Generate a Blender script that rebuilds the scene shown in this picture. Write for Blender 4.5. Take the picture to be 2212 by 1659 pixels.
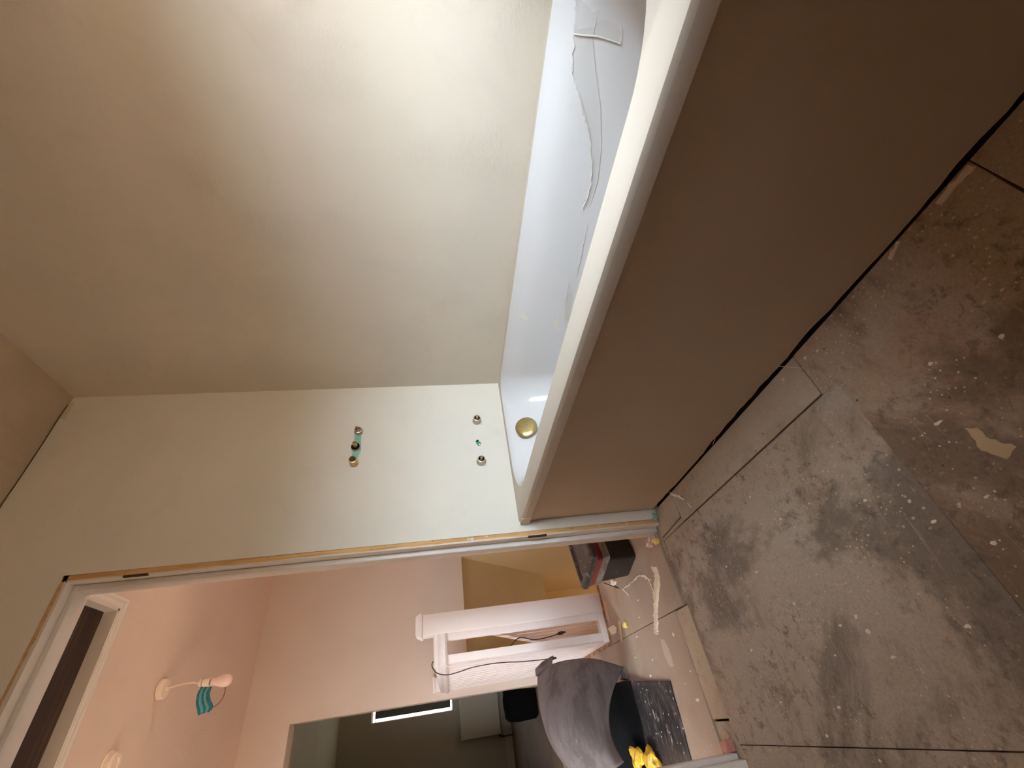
import bpy, bmesh, math, random
from mathutils import Vector, Matrix
random.seed(7)
sc = bpy.context.scene
for o in list(bpy.data.objects): bpy.data.objects.remove(o)
C = sc.collection

# ------------------------------------------------------------------ camera
cam_d = bpy.data.cameras.new('camera'); cam = bpy.data.objects.new('camera', cam_d); C.objects.link(cam)
sc.camera = cam
FPX = 906.4
yaw, pitch, roll = -0.68926, -0.17300, -0.03415
cy_, sy_ = math.cos(yaw), math.sin(yaw)
fw = Vector((-sy_*math.cos(pitch), cy_*math.cos(pitch), math.sin(pitch)))
rt = Vector((cy_, sy_, 0)); up = rt.cross(fw)
r2 = rt*math.cos(roll)+up*math.sin(roll); u2 = -rt*math.sin(roll)+up*math.cos(roll)
# the photograph was taken with the phone turned on its side: up in the room is left in the frame
M = Matrix.Identity(4)
for i in range(3):
    M[i][0] = -u2[i]; M[i][1] = r2[i]; M[i][2] = -fw[i]
M[0][3], M[1][3], M[2][3] = -1.2836, -1.5488, 0.8400
cam.matrix_world = M
cam_d.sensor_fit = 'HORIZONTAL'; cam_d.sensor_width = 36.0; cam_d.lens = 36.0*FPX/2212
cam_d.clip_start = 0.02; cam_d.clip_end = 100

# ------------------------------------------------------------------ world: overcast sky over dull ground
w = bpy.data.worlds.new('sky'); sc.world = w; w.use_nodes = True
nt = w.node_tree; nt.nodes.clear()
out = nt.nodes.new('ShaderNodeOutputWorld'); bg = nt.nodes.new('ShaderNodeBackground')
tc = nt.nodes.new('ShaderNodeTexCoord'); sp = nt.nodes.new('ShaderNodeSeparateXYZ')
cr = nt.nodes.new('ShaderNodeValToRGB'); mr = nt.nodes.new('ShaderNodeMapRange')
mr.inputs['From Min'].default_value = -1; mr.inputs['From Max'].default_value = 1
nt.links.new(tc.outputs['Generated'], sp.inputs[0]); nt.links.new(sp.outputs['Z'], mr.inputs['Value'])
nt.links.new(mr.outputs[0], cr.inputs[0]); nt.links.new(cr.outputs[0], bg.inputs[0]); nt.links.new(bg.outputs[0], out.inputs[0])
e = cr.color_ramp.elements
e[0].position = 0.0; e[0].color = (0.120, 0.088, 0.060, 1)
e[1].position = 1.0; e[1].color = (0.84, 0.94, 1.0, 1)
for p, c in ((0.485, (0.150, 0.112, 0.076, 1)), (0.53, (0.55, 0.58, 0.60, 1)), (0.65, (0.74, 0.83, 0.90, 1))):
    k = e.new(p); k.color = c
bg.inputs[1].default_value = 42.0

def area(name, loc, rot, sx, sy, power, color, portal=False, spread=math.pi):
    L = bpy.data.lights.new(name, 'AREA'); L.shape = 'RECTANGLE'; L.size = sx; L.size_y = sy
    L.energy = power; L.color = color; L.spread = spread
    if portal: L.cycles.is_portal = True
    o = bpy.data.objects.new(name, L); C.objects.link(o); o.location = loc; o.rotation_euler = rot
    return o
PI = math.pi
# sky portals in the window over the bath, in the room beyond
area('bath_window_portal', (-0.555, -1.99, 1.175), (PI/2, 0, PI), 0.60, 0.65, 0, (1, 1, 1), True)
area('back_room_portal', (-0.62, 6.2, 1.36), (-PI/2, 0, PI), 0.76, 1.10, 0, (1, 1, 1), True)
# landing window at the right-hand end of the hall (warm afternoon light), stair light below
area('landing_window_light', (1.86, 0.66, 1.60), (0, PI/2+0.35, 0), 0.9, 0.95, 14.5, (1.0, 0.82, 0.71))
area('stair_light', (-0.45, 3.3, -1.9), (PI, 0, 0), 0.8, 1.4, 6.5, (1.0, 0.84, 0.60))

vs = sc.view_settings
vs.view_transform = 'Standard'; vs.look = 'None'; vs.gamma = 1.0; vs.use_curve_mapping = False
vs.exposure = 0.0
try:
    sc.cycles.use_denoising = True; sc.cycles.max_bounces = 14; sc.cycles.diffuse_bounces = 10
    sc.cycles.glossy_bounces = 4; sc.cycles.transparent_max_bounces = 8
    sc.cycles.sample_clamp_indirect = 6.0
except Exception: pass

# ------------------------------------------------------------------ materials
def s2l(c):
    return tuple((x/12.92 if x <= 0.04045 else ((x+0.055)/1.055)**2.4) for x in [v/255 for v in c])+(1,)
class Mat:
    def __init__(s, name, col, rough=0.6, metal=0.0, spec=0.5):
        s.m = bpy.data.materials.new(name); s.m.use_nodes = True; s.t = s.m.node_tree
        s.b = s.t.nodes['Principled BSDF']; s.b.inputs['Roughness'].default_value = rough
        s.b.inputs['Metallic'].default_value = metal; s.b.inputs['Specular IOR Level'].default_value = spec
        s.col = s2l(col); s.b.inputs['Base Color'].default_value = s.col; s.src = None
        s.tc = None; s.bump_out = None
    def n(s, k): return s.t.nodes.new(k)
    def co(s, scale=(1, 1, 1), rot=(0, 0, 0)):
        if s.tc is None: s.tc = s.n('ShaderNodeTexCoord')
        mp = s.n('ShaderNodeMapping'); mp.inputs['Scale'].default_value = scale; mp.inputs['Rotation'].default_value = rot
        s.t.links.new(s.tc.outputs['Object'], mp.inputs[0]); return mp.outputs[0]
    def noise(s, sc_=5, detail=4, rough=0.5, scale=(1, 1, 1), rot=(0, 0, 0), dist=0.0):
        x = s.n('ShaderNodeTexNoise'); x.inputs['Scale'].default_value = sc_; x.inputs['Detail'].default_value = detail
        x.inputs['Roughness'].default_value = rough; x.inputs['Distortion'].default_value = dist
        s.t.links.new(s.co(scale, rot), x.inputs['Vector']); return x.outputs[0]
    def vor(s, sc_=5, scale=(1, 1, 1), rnd=1.0):
        x = s.n('ShaderNodeTexVoronoi'); x.inputs['Scale'].default_value = sc_; x.inputs['Randomness'].default_value = rnd
        s.t.links.new(s.co(scale), x.inputs['Vector']); return x.outputs['Distance']
    def ramp(s, src, lo, hi, inv=False):
        x = s.n('ShaderNodeMapRange'); x.interpolation_type = 'SMOOTHSTEP'
        x.inputs['From Min'].default_value = lo; x.inputs['From Max'].default_value = hi
        if inv: x.inputs['To Min'].default_value = 1; x.inputs['To Max'].default_value = 0
        s.t.links.new(src, x.inputs['Value']); return x.outputs[0]
    def mul(s, a, b):
        x = s.n('ShaderNodeMath'); x.operation = 'MULTIPLY'
        for i, v in enumerate((a, b)):
            if isinstance(v, (int, float)): x.inputs[i].default_value = v
            else: s.t.links.new(v, x.inputs[i])
        return x.outputs[0]
    def mix(s, fac, col, amt=1.0):
        x = s.n('ShaderNodeMix'); x.data_type = 'RGBA'; x.blend_type = 'MIX'
        if s.src is None: x.inputs[6].default_value = s.col
        else: s.t.links.new(s.src, x.inputs[6])
        x.inputs[7].default_value = s2l(col)
        s.t.links.new(s.mul(fac, amt), x.inputs[0]); s.src = x.outputs[2]
        s.t.links.new(s.src, s.b.inputs['Base Color']); return s
    def bump(s, src, strength=0.2, dist=0.01):
        x = s.n('ShaderNodeBump'); x.inputs['Strength'].default_value = strength; x.inputs['Distance'].default_value = dist
        s.t.links.new(src, x.inputs['Height'])
        if s.bump_out is not None: s.t.links.new(s.bump_out, x.inputs['Normal'])
        s.bump_out = x.outputs[0]; s.t.links.new(x.outputs[0], s.b.inputs['Normal']); return s

def plaster(name, col, c2, c3, trowel=0.35):
    m = Mat(name, col, 0.75, spec=0.3)
    m.mix(m.ramp(m.noise(2.2, 5, 0.6, dist=0.8), 0.42, 0.62), c2, 0.6)
    m.mix(m.ramp(m.noise(5.0, 6, 0.65, dist=1.2), 0.55, 0.75), c3, 0.45)
    m.bump(m.noise(160, 3, 0.6), 0.10, 0.002)
    patch = m.ramp(m.noise(3.2, 3, 0.5), 0.50, 0.66)
    m.bump(m.mul(m.noise(26, 6, 0.75, scale=(1, 1, 3.2), rot=(0.35, 0.1, 0), dist=1.5), patch), trowel*1.1, 0.010)
    return m.m
P_LONG = plaster('wall_plaster_long', (233, 224, 208), (226, 219, 205), (222, 211, 194))
P_END = plaster('wall_plaster_end', (240, 236, 224), (235, 232, 222), (233, 227, 214), 0.15)
P_BOUNCE = plaster('bounce_cut_plaster', (150, 118, 88), (138, 108, 80), (158, 126, 98), 0.3)  # brown chosen for the unseen near wall to cut and warm bounced light
P_CEIL = plaster('ceiling_old_plaster', (198, 176, 148), (188, 166, 138), (180, 158, 130), 0.5)
def hallpaint(name, col, tex=0.15):
    m = Mat(name, col, 0.7, spec=0.3); m.bump(m.noise(55, 4, 0.6), tex, 0.004); m.bump(m.noise(220, 2, 0.5), 0.1, 0.001)
    m.mix(m.ramp(m.noise(1.5, 3), 0.4, 0.7), tuple(int(c*0.96) for c in col), 0.6); return m.m
H_WALL = hallpaint('hall_wall_paint', (214, 198, 186))
H_CEIL = hallpaint('hall_textured_ceiling', (228, 208, 194), 0.55)
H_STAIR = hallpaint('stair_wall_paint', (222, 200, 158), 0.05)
R_WALL = hallpaint('back_room_paint', (166, 160, 148), 0.05)
R_CEIL = hallpaint('back_room_ceiling_paint', (190, 192, 184), 0.05)

def white_paint(name, col=(232, 228, 224), dirt=(200, 190, 178), amt=0.35, rough=0.35):
    m = Mat(name, col, rough); m.mix(m.ramp(m.noise(14, 6, 0.7), 0.55, 0.8), dirt, amt)
    m.bump(m.noise(90, 3), 0.08, 0.002); return m.m
W_PAINT = white_paint('white_gloss_paint')
W_JAMB = white_paint('door_lining_paint', (228, 222, 214), (196, 180, 160), 0.4, 0.4)
W_BAL = white_paint('banister_paint', (236, 226, 224), (214, 198, 188), 0.3, 0.4)
m = Mat('raw_timber', (226, 184, 124), 0.7)
m.mix(m.ramp(m.noise(9, 5, 0.6, scale=(8, 8, 0.5), dist=0.6), 0.4, 0.65), (186, 140, 86), 0.7)
m.mix(m.ramp(m.noise(38, 4, 0.6), 0.66, 0.72), (92, 62, 38), 0.9)
m.mix(m.ramp(m.noise(14, 6, 0.8), 0.62, 0.66), (238, 232, 222), 0.9); m.bump(m.noise(40, 4), 0.3, 0.003)
TIMBER = m.m
m = Mat('stripped_jamb_timber', (168, 124, 78), 0.7)
m.mix(m.ramp(m.noise(7, 5, 0.6, scale=(8, 8, 0.5)), 0.4, 0.65), (138, 96, 56), 0.7); BROWN = m.m
m = Mat('bath_acrylic', (238, 240, 243), 0.16, spec=0.5); m.b.inputs['Coat Weight'].default_value = 0.3
m.mix(m.ramp(m.noise(12, 6, 0.7), 0.62, 0.8), (222, 216, 206), 0.35); m.bump(m.noise(160, 2), 0.01, 0.001); BATH = m.m
m = Mat('bath_rim_dusty', (226, 218, 206), 0.42); m.mix(m.ramp(m.noise(11, 6, 0.7), 0.52, 0.75), (220, 208, 192), 0.4); RIM = m.m
m = Mat('bath_lip_face', (212, 202, 192), 0.5); m.mix(m.ramp(m.noise(8, 5), 0.45, 0.7), (198, 186, 176), 0.5); LIP = m.m
m = Mat('bath_side_panel', (192, 174, 154), 0.62, spec=0.35)
m.mix(m.ramp(m.noise(3, 4, 0.6), 0.45, 0.7), (186, 168, 147), 0.6); m.mix(m.ramp(m.noise(14, 6, 0.7), 0.62, 0.8), (172, 152, 130), 0.4)
m.bump(m.noise(60, 3), 0.05, 0.002); PANEL = m.m
FILM = Mat('clear_film', (240, 240, 238), 0.22); FILM.b.inputs['Alpha'].default_value = 0.22
FILM.bump(FILM.noise(60, 4, 0.7, scale=(1, 0.4, 2)), 0.5, 0.004); FILM = FILM.m
BEADM = Mat('filler_ridge', (240, 238, 232), 0.35).m

def floorboard(name, base, dark, warm, dk=0.7, speck=0.9, seed=0.0):
    m = Mat(name, base, 0.8, spec=0.25)
    # broad traffic stains, clouded grime, fibre mottle, plaster splashes and pin-prick spots
    stain = m.ramp(m.noise(2.3+seed*0.3, 7, 0.68, dist=0.5), 0.47, 0.60)
    m.mix(m.ramp(m.noise(2.9, 5, 0.6, dist=0.4), 0.50, 0.66), warm, 0.7)
    m.mix(stain, dark, dk)
    m.mix(m.mul(m.ramp(m.noise(30, 8, 0.8, dist=0.4), 0.50, 0.62), m.ramp(m.noise(2.6, 5, 0.7), 0.42, 0.58)), dark, 0.75)
    m.mix(m.ramp(m.noise(170, 8, 0.85), 0.48, 0.60), dark, 0.30)
    m.mix(m.ramp(m.noise(60, 8, 0.85, scale=(1, 1.6, 1), rot=(0, 0, 0.6)), 0.54, 0.66), (206, 188, 168), 0.28)
    m.mix(m.mul(m.ramp(m.noise(16, 4, 0.6, scale=(0.25, 6, 1), rot=(0, 0, 0.9), dist=0.3), 0.63, 0.67), stain), (176, 156, 134), 0.5)
    g = m.ramp(m.noise(5, 3, 0.6), 0.46, 0.60)
    fl_ = m.mul(m.ramp(m.noise(26, 6, 0.8), 0.60, 0.66), g)
    m.mix(m.mul(m.ramp(m.vor(52, (1, 0.75, 1)), 0.09, 0.16, True), g), (214, 198, 176), speck*0.8)
    m.mix(fl_, (204, 184, 160), speck*0.45)
    m.mix(m.mul(m.ramp(m.vor(85), 0.11, 0.19, True), m.ramp(m.noise(9, 3), 0.46, 0.57)), (214, 198, 176), speck)
    m.mix(m.ramp(m.vor(17), 0.035, 0.05, True), (60, 44, 32), 0.8)
    m.bump(m.noise(150, 4, 0.7), 0.25, 0.002); m.bump(m.noise(22, 4, 0.7), 0.12, 0.004)
    return m.m
F_MAIN = floorboard('floor_sheet_grimy', (182, 165, 149), (104, 91, 81), (174, 152, 130))
F_WARM = floorboard('floor_sheet_reddish', (178, 156, 134), (108, 90, 74), (170, 132, 106), 0.75, 1.0, 1.0)
F_NEW = floorboard('floor_infill_clean', (188, 172, 152), (158, 142, 124), (184, 166, 142), 0.35, 0.5, 2.0)
def hallfloor(name, base, d, spk=0.4):
    m = Mat(name, base, 0.75, spec=0.3)
    m.mix(m.ramp(m.noise(2.6, 5, 0.6), 0.45, 0.68), d, 0.45)
    m.mix(m.ramp(m.noise(30, 5, 0.7), 0.60, 0.75), d, 0.4)
    m.mix(m.ramp(m.vor(40), 0.07, 0.12, True), (228, 214, 198), spk)
    m.bump(m.noise(120, 4, 0.7), 0.15, 0.002); return m.m
F_HALL = hallfloor('hall_board', (172, 153, 138), (146, 127, 112))
F_ROOM = hallfloor('back_room_floor', (118, 98, 82), (92, 76, 62), 0.1)
GAP = Mat('dark_gap', (54, 40, 32), 0.9).m
SKIM = Mat('pink_mortar', (190, 160, 150), 0.85); SKIM.mix(SKIM.ramp(SKIM.noise(30, 4), 0.5, 0.65), (224, 206, 198), 0.8); SKIM = SKIM.m
FLAKE = Mat('dry_plaster', (230, 214, 192), 0.85); FLAKE.bump(FLAKE.noise(90, 4), 0.5, 0.003); FLAKE = FLAKE.m
FLAKEW = Mat('white_plaster_flake', (236, 226, 214), 0.8).m
YEL = Mat('yellow_foam', (226, 206, 96), 0.85); YEL.mix(YEL.ramp(YEL.noise(90, 4), 0.5, 0.6), (246, 236, 190), 0.8); YEL = YEL.m
WOODD = Mat('splinter_wood', (168, 134, 104), 0.8).m
BRASS = Mat('satin_brass', (200, 182, 128), 0.30, 1.0)
BRASS.mix(BRASS.ramp(BRASS.noise(40, 5, 0.7), 0.45, 0.7), (178, 160, 112), 0.7); BRASS.bump(BRASS.noise(120, 3), 0.08, 0.001); BRASS = BRASS.m
NICKEL = Mat('dull_nickel', (206, 196, 176), 0.35, 0.9).m
BRASS2 = Mat('pipe_brass', (214, 184, 130), 0.28, 1.0).m
RUBBER_SHADE = Mat('black_rubber_and_shade', (12, 12, 14), 0.8, spec=0.15).m  # rubber; its deep black also paints the shade inside the sheet's mouth
DARKH = Mat('pipe_bore', (52, 42, 36), 0.7).m
TEALM = Mat('teal_membrane', (140, 196, 178), 0.4); TEALM.mix(TEALM.ramp(TEALM.noise(60, 3), 0.5, 0.6), (168, 214, 200), 0.7); TEALM = TEALM.m
GREENM = Mat('green_membrane', (72, 150, 118), 0.3).m
LOFT = Mat('loft_hatch_board', (50, 34, 26), 0.8); LOFT.mix(LOFT.ramp(LOFT.noise(4, 3, 0.5, scale=(0.4, 6, 1)), 0.45, 0.65), (88, 66, 50), 0.7); LOFT = LOFT.m
def simple(name, col, rough=0.5, metal=0.0, spec=0.5): return Mat(name, col, rough, metal, spec).m
BULB = simple('opal_glass_bulb', (244, 214, 200), 0.15)
LAMPP = simple('lamp_white_plastic', (244, 226, 208), 0.35)
TEAL = Mat('teal_cloth', (34, 122, 140), 0.85); TEAL.mix(TEAL.ramp(TEAL.noise(60, 4), 0.45, 0.65), (20, 86, 104), 0.7); TEAL = TEAL.m
TEALL = simple('pale_teal_stripe', (104, 160, 156), 0.85)
STRING = simple('brown_string', (120, 84, 72), 0.8)
CAB = simple('black_cable', (26, 24, 24), 0.45)
m = Mat('grey_sheet', (102, 94, 94), 0.75, spec=0.25)
m.mix(m.ramp(m.noise(7, 5, 0.65, scale=(0.5, 2, 2)), 0.42, 0.62), (76, 68, 67), 0.8)
m.mix(m.ramp(m.noise(34, 6, 0.8, scale=(0.4, 2, 2)), 0.58, 0.70), (150, 140, 136), 0.45); m.mix(m.mul(m.ramp(m.vor(60), 0.05, 0.11, True), m.ramp(m.noise(8, 3), 0.48, 0.6)), (220, 212, 204), 0.6)
m.bump(m.noise(30, 5), 0.2, 0.004); SHEET = m.m
m = Mat('black_sheet_splashed', (48, 44, 46), 0.5)
m.mix(m.ramp(m.noise(15, 6, 0.7, scale=(1, 3, 1), rot=(0, 0, 0.5)), 0.46, 0.66), (96, 88, 88), 0.8)
m.mix(m.ramp(m.noise(9, 6, 0.75, scale=(1, 2.2, 1), rot=(0, 0, -0.5)), 0.60, 0.68), (190, 176, 172), 0.85)
m.mix(m.ramp(m.vor(40), 0.09, 0.14, True), (226, 218, 206), 0.9); m.bump(m.noise(40, 5), 0.3, 0.003); SHEETB = m.m
m = Mat('black_plastic', (24, 22, 22), 0.3); m.mix(m.ramp(m.vor(38), 0.05, 0.09, True), (220, 214, 204), 0.8); BPL = m.m
m = Mat('scuffed_black_lid', (48, 44, 44), 0.3); m.mix(m.ramp(m.noise(22, 6, 0.7, scale=(2, 1, 1)), 0.52, 0.66), (148, 140, 138), 0.6)
m.mix(m.ramp(m.vor(46), 0.08, 0.14, True), (230, 224, 220), 0.8); LIDM = m.m
m = Mat('clear_grey_plastic', (132, 128, 126), 0.25); m.mix(m.ramp(m.noise(12, 5, 0.7, scale=(1, 1, 5)), 0.42, 0.62), (92, 88, 86), 0.8); CLRP = m.m
m = Mat('red_plastic', (128, 34, 38), 0.35); m.mix(m.ramp(m.noise(16, 5, 0.7), 0.5, 0.65), (84, 24, 30), 0.8); REDP = m.m
GLOVE = Mat('yellow_rubber', (214, 164, 44), 0.65); GLOVE.mix(GLOVE.ramp(GLOVE.noise(26, 5, 0.7), 0.5, 0.66), (222, 184, 116), 0.9); GLOVE.bump(GLOVE.noise(45, 5), 0.5, 0.006); GLOVE = GLOVE.m
BLACKM = simple('matt_black_fabric', (6, 5, 6), 0.95, 0.0, 0.1)
RADM = simple('radiator_enamel', (186, 180, 168), 0.4)
BLIND = simple('grey_roller_blind', (92, 96, 88), 0.8)
STRINGM = white_paint('stair_string_paint', (220, 206, 196), (172, 140, 112), 0.5)
RUSTY = Mat('scuffed_string', (176, 134, 104), 0.7); RUSTY.mix(RUSTY.ramp(RUSTY.noise(26, 5, 0.7), 0.48, 0.6), (120, 82, 56), 0.9); RUSTY = RUSTY.m

# ------------------------------------------------------------------ mesh helpers (all meshes are in room coordinates)
def mesh_obj(name, bm, mats, parent=None, smooth=False, angle=None):
    me = bpy.data.meshes.new(name); bmesh.ops.recalc_face_normals(bm, faces=bm.faces) ; bm.to_mesh(me); bm.free()
    if not isinstance(mats, (list, tuple)): mats = [mats]
    for x in mats: me.materials.append(x)
    o = bpy.data.objects.new(name, me); C.objects.link(o)
    if smooth:
        for p in me.polygons: p.use_smooth = True
        me.set_sharp_from_angle(angle=angle or math.radians(40))
    if parent is not None:
        o.parent = parent; org = Vector((0, 0, 0)); q = parent
        while q is not None: org += q.location; q = q.parent
        o.location = -org
    return o
def root(name, label, cat, loc, group=None):
    o = bpy.data.objects.new(name, None); C.objects.link(o); o.location = loc; o.empty_display_size = 0.05
    o['label'] = label; o['category'] = cat
    if group: o['group'] = group
    return o
def tag(o, label, cat, group=None):
    o['label'] = label; o['category'] = cat
    if group: o['group'] = group
    return o
def struct(o): o['kind'] = 'structure'; return o
def box(bm, x0, x1, y0, y1, z0, z1, bev=0.0, seg=1):
    r = bmesh.ops.create_cube(bm, size=1.0)
    for v in r['verts']:
        v.co = Vector(((x0+x1)/2+v.co.x*(x1-x0), (y0+y1)/2+v.co.y*(y1-y0), (z0+z1)/2+v.co.z*(z1-z0)))
    if bev > 0:
        es = list({e_ for v in r['verts'] for e_ in v.link_edges})
        bmesh.ops.bevel(bm, geom=es, offset=bev, segments=seg, affect='EDGES', profile=0.6)
def boxo(name, dims, mat, parent=None, bev=0.0, seg=1):
    bm = bmesh.new(); box(bm, *dims, bev=bev, seg=seg); return mesh_obj(name, bm, mat, parent, smooth=bev > 0, angle=math.radians(50))
def poly_prism(bm, pts, z0, z1):
    a = [bm.verts.new((p[0], p[1], z0)) for p in pts]; b = [bm.verts.new((p[0], p[1], z1)) for p in pts]; n = len(pts)
    bm.faces.new(a[::-1]); bm.faces.new(b)
    for i in range(n): bm.faces.new((a[i], a[(i+1) % n], b[(i+1) % n], b[i]))
def loft(bm, loops, close=True, cap0=False, cap1=False):
    V = [[bm.verts.new(p) for p in lp] for lp in loops]; n = len(V[0])
    for a, b in zip(V[:-1], V[1:]):
        for i in range(n if close else n-1):
            bm.faces.new((a[i], a[(i+1) % n], b[(i+1) % n], b[i]))
    if cap0: bm.faces.new(V[0][::-1])
    if cap1: bm.faces.new(V[-1])
    return V
def catmull(pts, k=6):
    pts = [Vector(p) for p in pts]
    if len(pts) < 3: return pts
    P = [pts[0]*2-pts[1]]+pts+[pts[-1]*2-pts[-2]]; o = []
    for i in range(1, len(P)-2):
        for j in range(k):
            t = j/k; a, b, c, d = P[i-1], P[i], P[i+1], P[i+2]
            o.append(0.5*((2*b)+(c-a)*t+(2*a-5*b+4*c-d)*t*t+(3*b-a-3*c+d)*t**3))
    o.append(pts[-1]); return o
def tube(bm, pts, r, n=8, smoothk=6, radii=None):
    P = catmull(pts, smoothk) if smoothk > 1 else [Vector(p) for p in pts]
    loops = []; prev = None
    for i, p in enumerate(P):
        t = (P[min(i+1, len(P)-1)]-P[max(i-1, 0)]).normalized()
        if prev is None:
            a = Vector((0, 0, 1)) if abs(t.z) < 0.9 else Vector((1, 0, 0)); u = t.cross(a).normalized()
        else: u = (prev-t*prev.dot(t)).normalized()
        prev = u; v = t.cross(u)
        rr = r if radii is None else radii[min(int(i/(len(P)-1)*(len(radii)-1)+0.5), len(radii)-1)]
        loops.append([p+u*math.cos(2*PI*j/n)*rr+v*math.sin(2*PI*j/n)*rr for j in range(n)])
    loft(bm, loops, True, True, True)
def lathe(bm, prof, origin, axis, n=24, cap=True):
    """prof: (radius, distance along axis)"""
    a = Vector(axis).normalized(); h = Vector((0, 0, 1)) if abs(a.z) < 0.9 else Vector((1, 0, 0)); u = a.cross(h).normalized(); v = a.cross(u)
    O = Vector(origin)
    loops = [[O+a*d+u*math.cos(2*PI*j/n)*r+v*math.sin(2*PI*j/n)*r for j in range(n)] for r, d in prof]
    loft(bm, loops, True, cap, cap)
def lo(name, prof, origin, axis, mat, parent, n=24):
    bm = bmesh.new(); lathe(bm, prof, origin, axis, n); return mesh_obj(name, bm, mat, parent, True, math.radians(35))

# ------------------------------------------------------------------ shell
ZC = 2.321
def wall(name, boxes, mat):
    bm = bmesh.new()
    for b in boxes: box(bm, *b)
    return struct(mesh_obj(name, bm, mat))
wall('wall_right', [(0.0, 0.14, -2.75, 0.0, -0.3, 2.45)], P_LONG)
TX = -0.727   # raw edge of the plaster beside the doorway
# end wall (bath taps) with the doorway at its left; built around the opening
wall('wall_end', [(TX, 0.14, 0.0, 0.085, -0.02, 2.45), (-2.2, -1.497, 0.0, 0.085, -0.3, 2.45), (-1.497, TX, 0.0, 0.085, 2.025, 2.45)], P_END)
wall('wall_left', [(-2.2, -2.05, -2.75, 0.0, -0.3, 2.45)], P_END)
wx0, wx1, wz0, wz1 = -0.86, -0.25, 0.84, 1.51
wall('wall_near', [(-2.2, wx0, -2.08, -1.79, -0.3, 2.45), (wx1, 0.14, -2.08, -1.79, -0.3, 2.45), (wx0, wx1, -2.08, -1.79, -0.3, wz0), (wx0, wx1, -2.08, -1.79, wz1, 2.45)], P_BOUNCE)
wall('ceiling', [(-2.2, 0.14, -2.75, 0.0, ZC, 2.46)], P_CEIL)
# bathroom window frame
bm = bmesh.new()
for b in ((wx0, wx1, -2.06, -2.02, wz0, wz0+0.035), (wx0, wx1, -2.06, -2.02, wz1-0.035, wz1), (wx0, wx0+0.035, -2.06, -2.02, wz0, wz1), (wx1-0.035, wx1, -2.06, -2.02, wz0, wz1)): box(bm, *b)
struct(mesh_obj('window_1', bm, W_PAINT))
# ragged crack lines between ceiling and walls
cr_ = bmesh.new()
pts = [(-2.0+i*0.07, -0.004-random.random()*0.004, ZC-0.002) for i in range(29)]
tube(cr_, pts, 0.0012, 5, 2)
cr_o = struct(mesh_obj('trim_1', cr_, GAP))
bm = bmesh.new()   # loose white filler at the ceiling corner
poly = [(-0.03, 2.320), (-0.10, 2.320), (-0.112, 2.304), (-0.085, 2.299), (-0.06, 2.304), (-0.03, 2.299)]
a = [bm.verts.new((x, -0.0045, z)) for x, z in poly]; b = [bm.verts.new((x, 0.0, z)) for x, z in poly]
bm.faces.new(a); n = len(a)
for i in range(n): bm.faces.new((a[i], a[(i+1) % n], b[(i+1) % n], b[i]))
tag(mesh_obj('filler_patch', bm, simple('pale_filler', (214, 210, 188), 0.8)), 'pale ragged strip of filler in the ceiling corner above the bath taps', 'filler')

# floor slab + separate boards (children of the floor)
fl = wall('floor', [(-2.2, 0.0, -2.75, 0.12, -0.06, -0.0185)], GAP)
def sheet(name, pts, mat, parent, z1=0.0, z0=-0.018, gap=0.0010, seg=1):
    bm = bmesh.new(); cx = sum(p[0] for p in pts)/len(pts); cyy = sum(p[1] for p in pts)/len(pts)
    q = [(p[0]+(gap if p[0] < cx else -gap), p[1]+(gap if p[1] < cyy else -gap)) for p in pts]
    poly_prism(bm, q, z0, z1)
    top = [e_ for e_ in bm.edges if all(v.co.z > z1-1e-5 for v in e_.verts)]
    bmesh.ops.bevel(bm, geom=top, offset=0.0012, segments=1, affect='EDGES')
    return mesh_obj(name, bm, mat, parent)
PX = -0.7215
R4 = lambda x0, x1, y0, y1: [(x0, y0), (x1, y0), (x1, y1), (x0, y1)]
sheet('floor_board', R4(-1.4165, -0.8105, -0.9458, 0.012), F_MAIN, fl, gap=0.0005)
sheet('floor_board', R4(-0.8075, PX+0.03, -0.8985, -0.165), F_NEW, fl, z1=-0.0006, gap=0.0012)
sheet('floor_board', [(-0.785, -0.160), (PX+0.03, -0.168), (PX+0.03, 0.0), (-0.795, 0.02)], F_NEW, fl, z1=-0.002)
sheet('floor_board', [(-0.808, -0.165), (-0.789, -0.160), (-0.798, 0.02), (-0.808, 0.03)], F_NEW, fl, z1=-0.003, gap=0.001)
sheet('floor_board', [(-2.05, -1.347), (-0.813, -1.347), (PX+0.03, -1.350), (PX+0.03, -0.900), (-0.8105, -0.900), (-0.8105, -0.9470), (-2.05, -0.9470)], F_WARM, fl, gap=0.0005)
sheet('floor_board', R4(-2.05, PX+0.03, -1.79, -1.350), F_WARM, fl)
sheet('floor_board', R4(-2.05, -1.4175, -0.9458, 0.0), F_MAIN, fl, gap=0.0005)
# threshold pieces
sheet('floor_board', [(-1.034, 0.0135), (-0.799, 0.0215), (-0.742, 0.002), (-0.742, 0.052), (-1.034, 0.040)], F_MAIN, fl, z1=-0.002, gap=0.001)
sheet('floor_board', [(-1.357, 0.010), (-1.0350, 0.004), (-1.0350, 0.121), (-1.357, 0.118)], F_NEW, fl, z1=-0.003, gap=0.0015)
sheet('floor_board', [(-1.55, 0.0), (-1.360, 0.012), (-1.360, 0.118), (-1.55, 0.118)], F_MAIN, fl, z1=-0.006, gap=0.0015)

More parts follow.
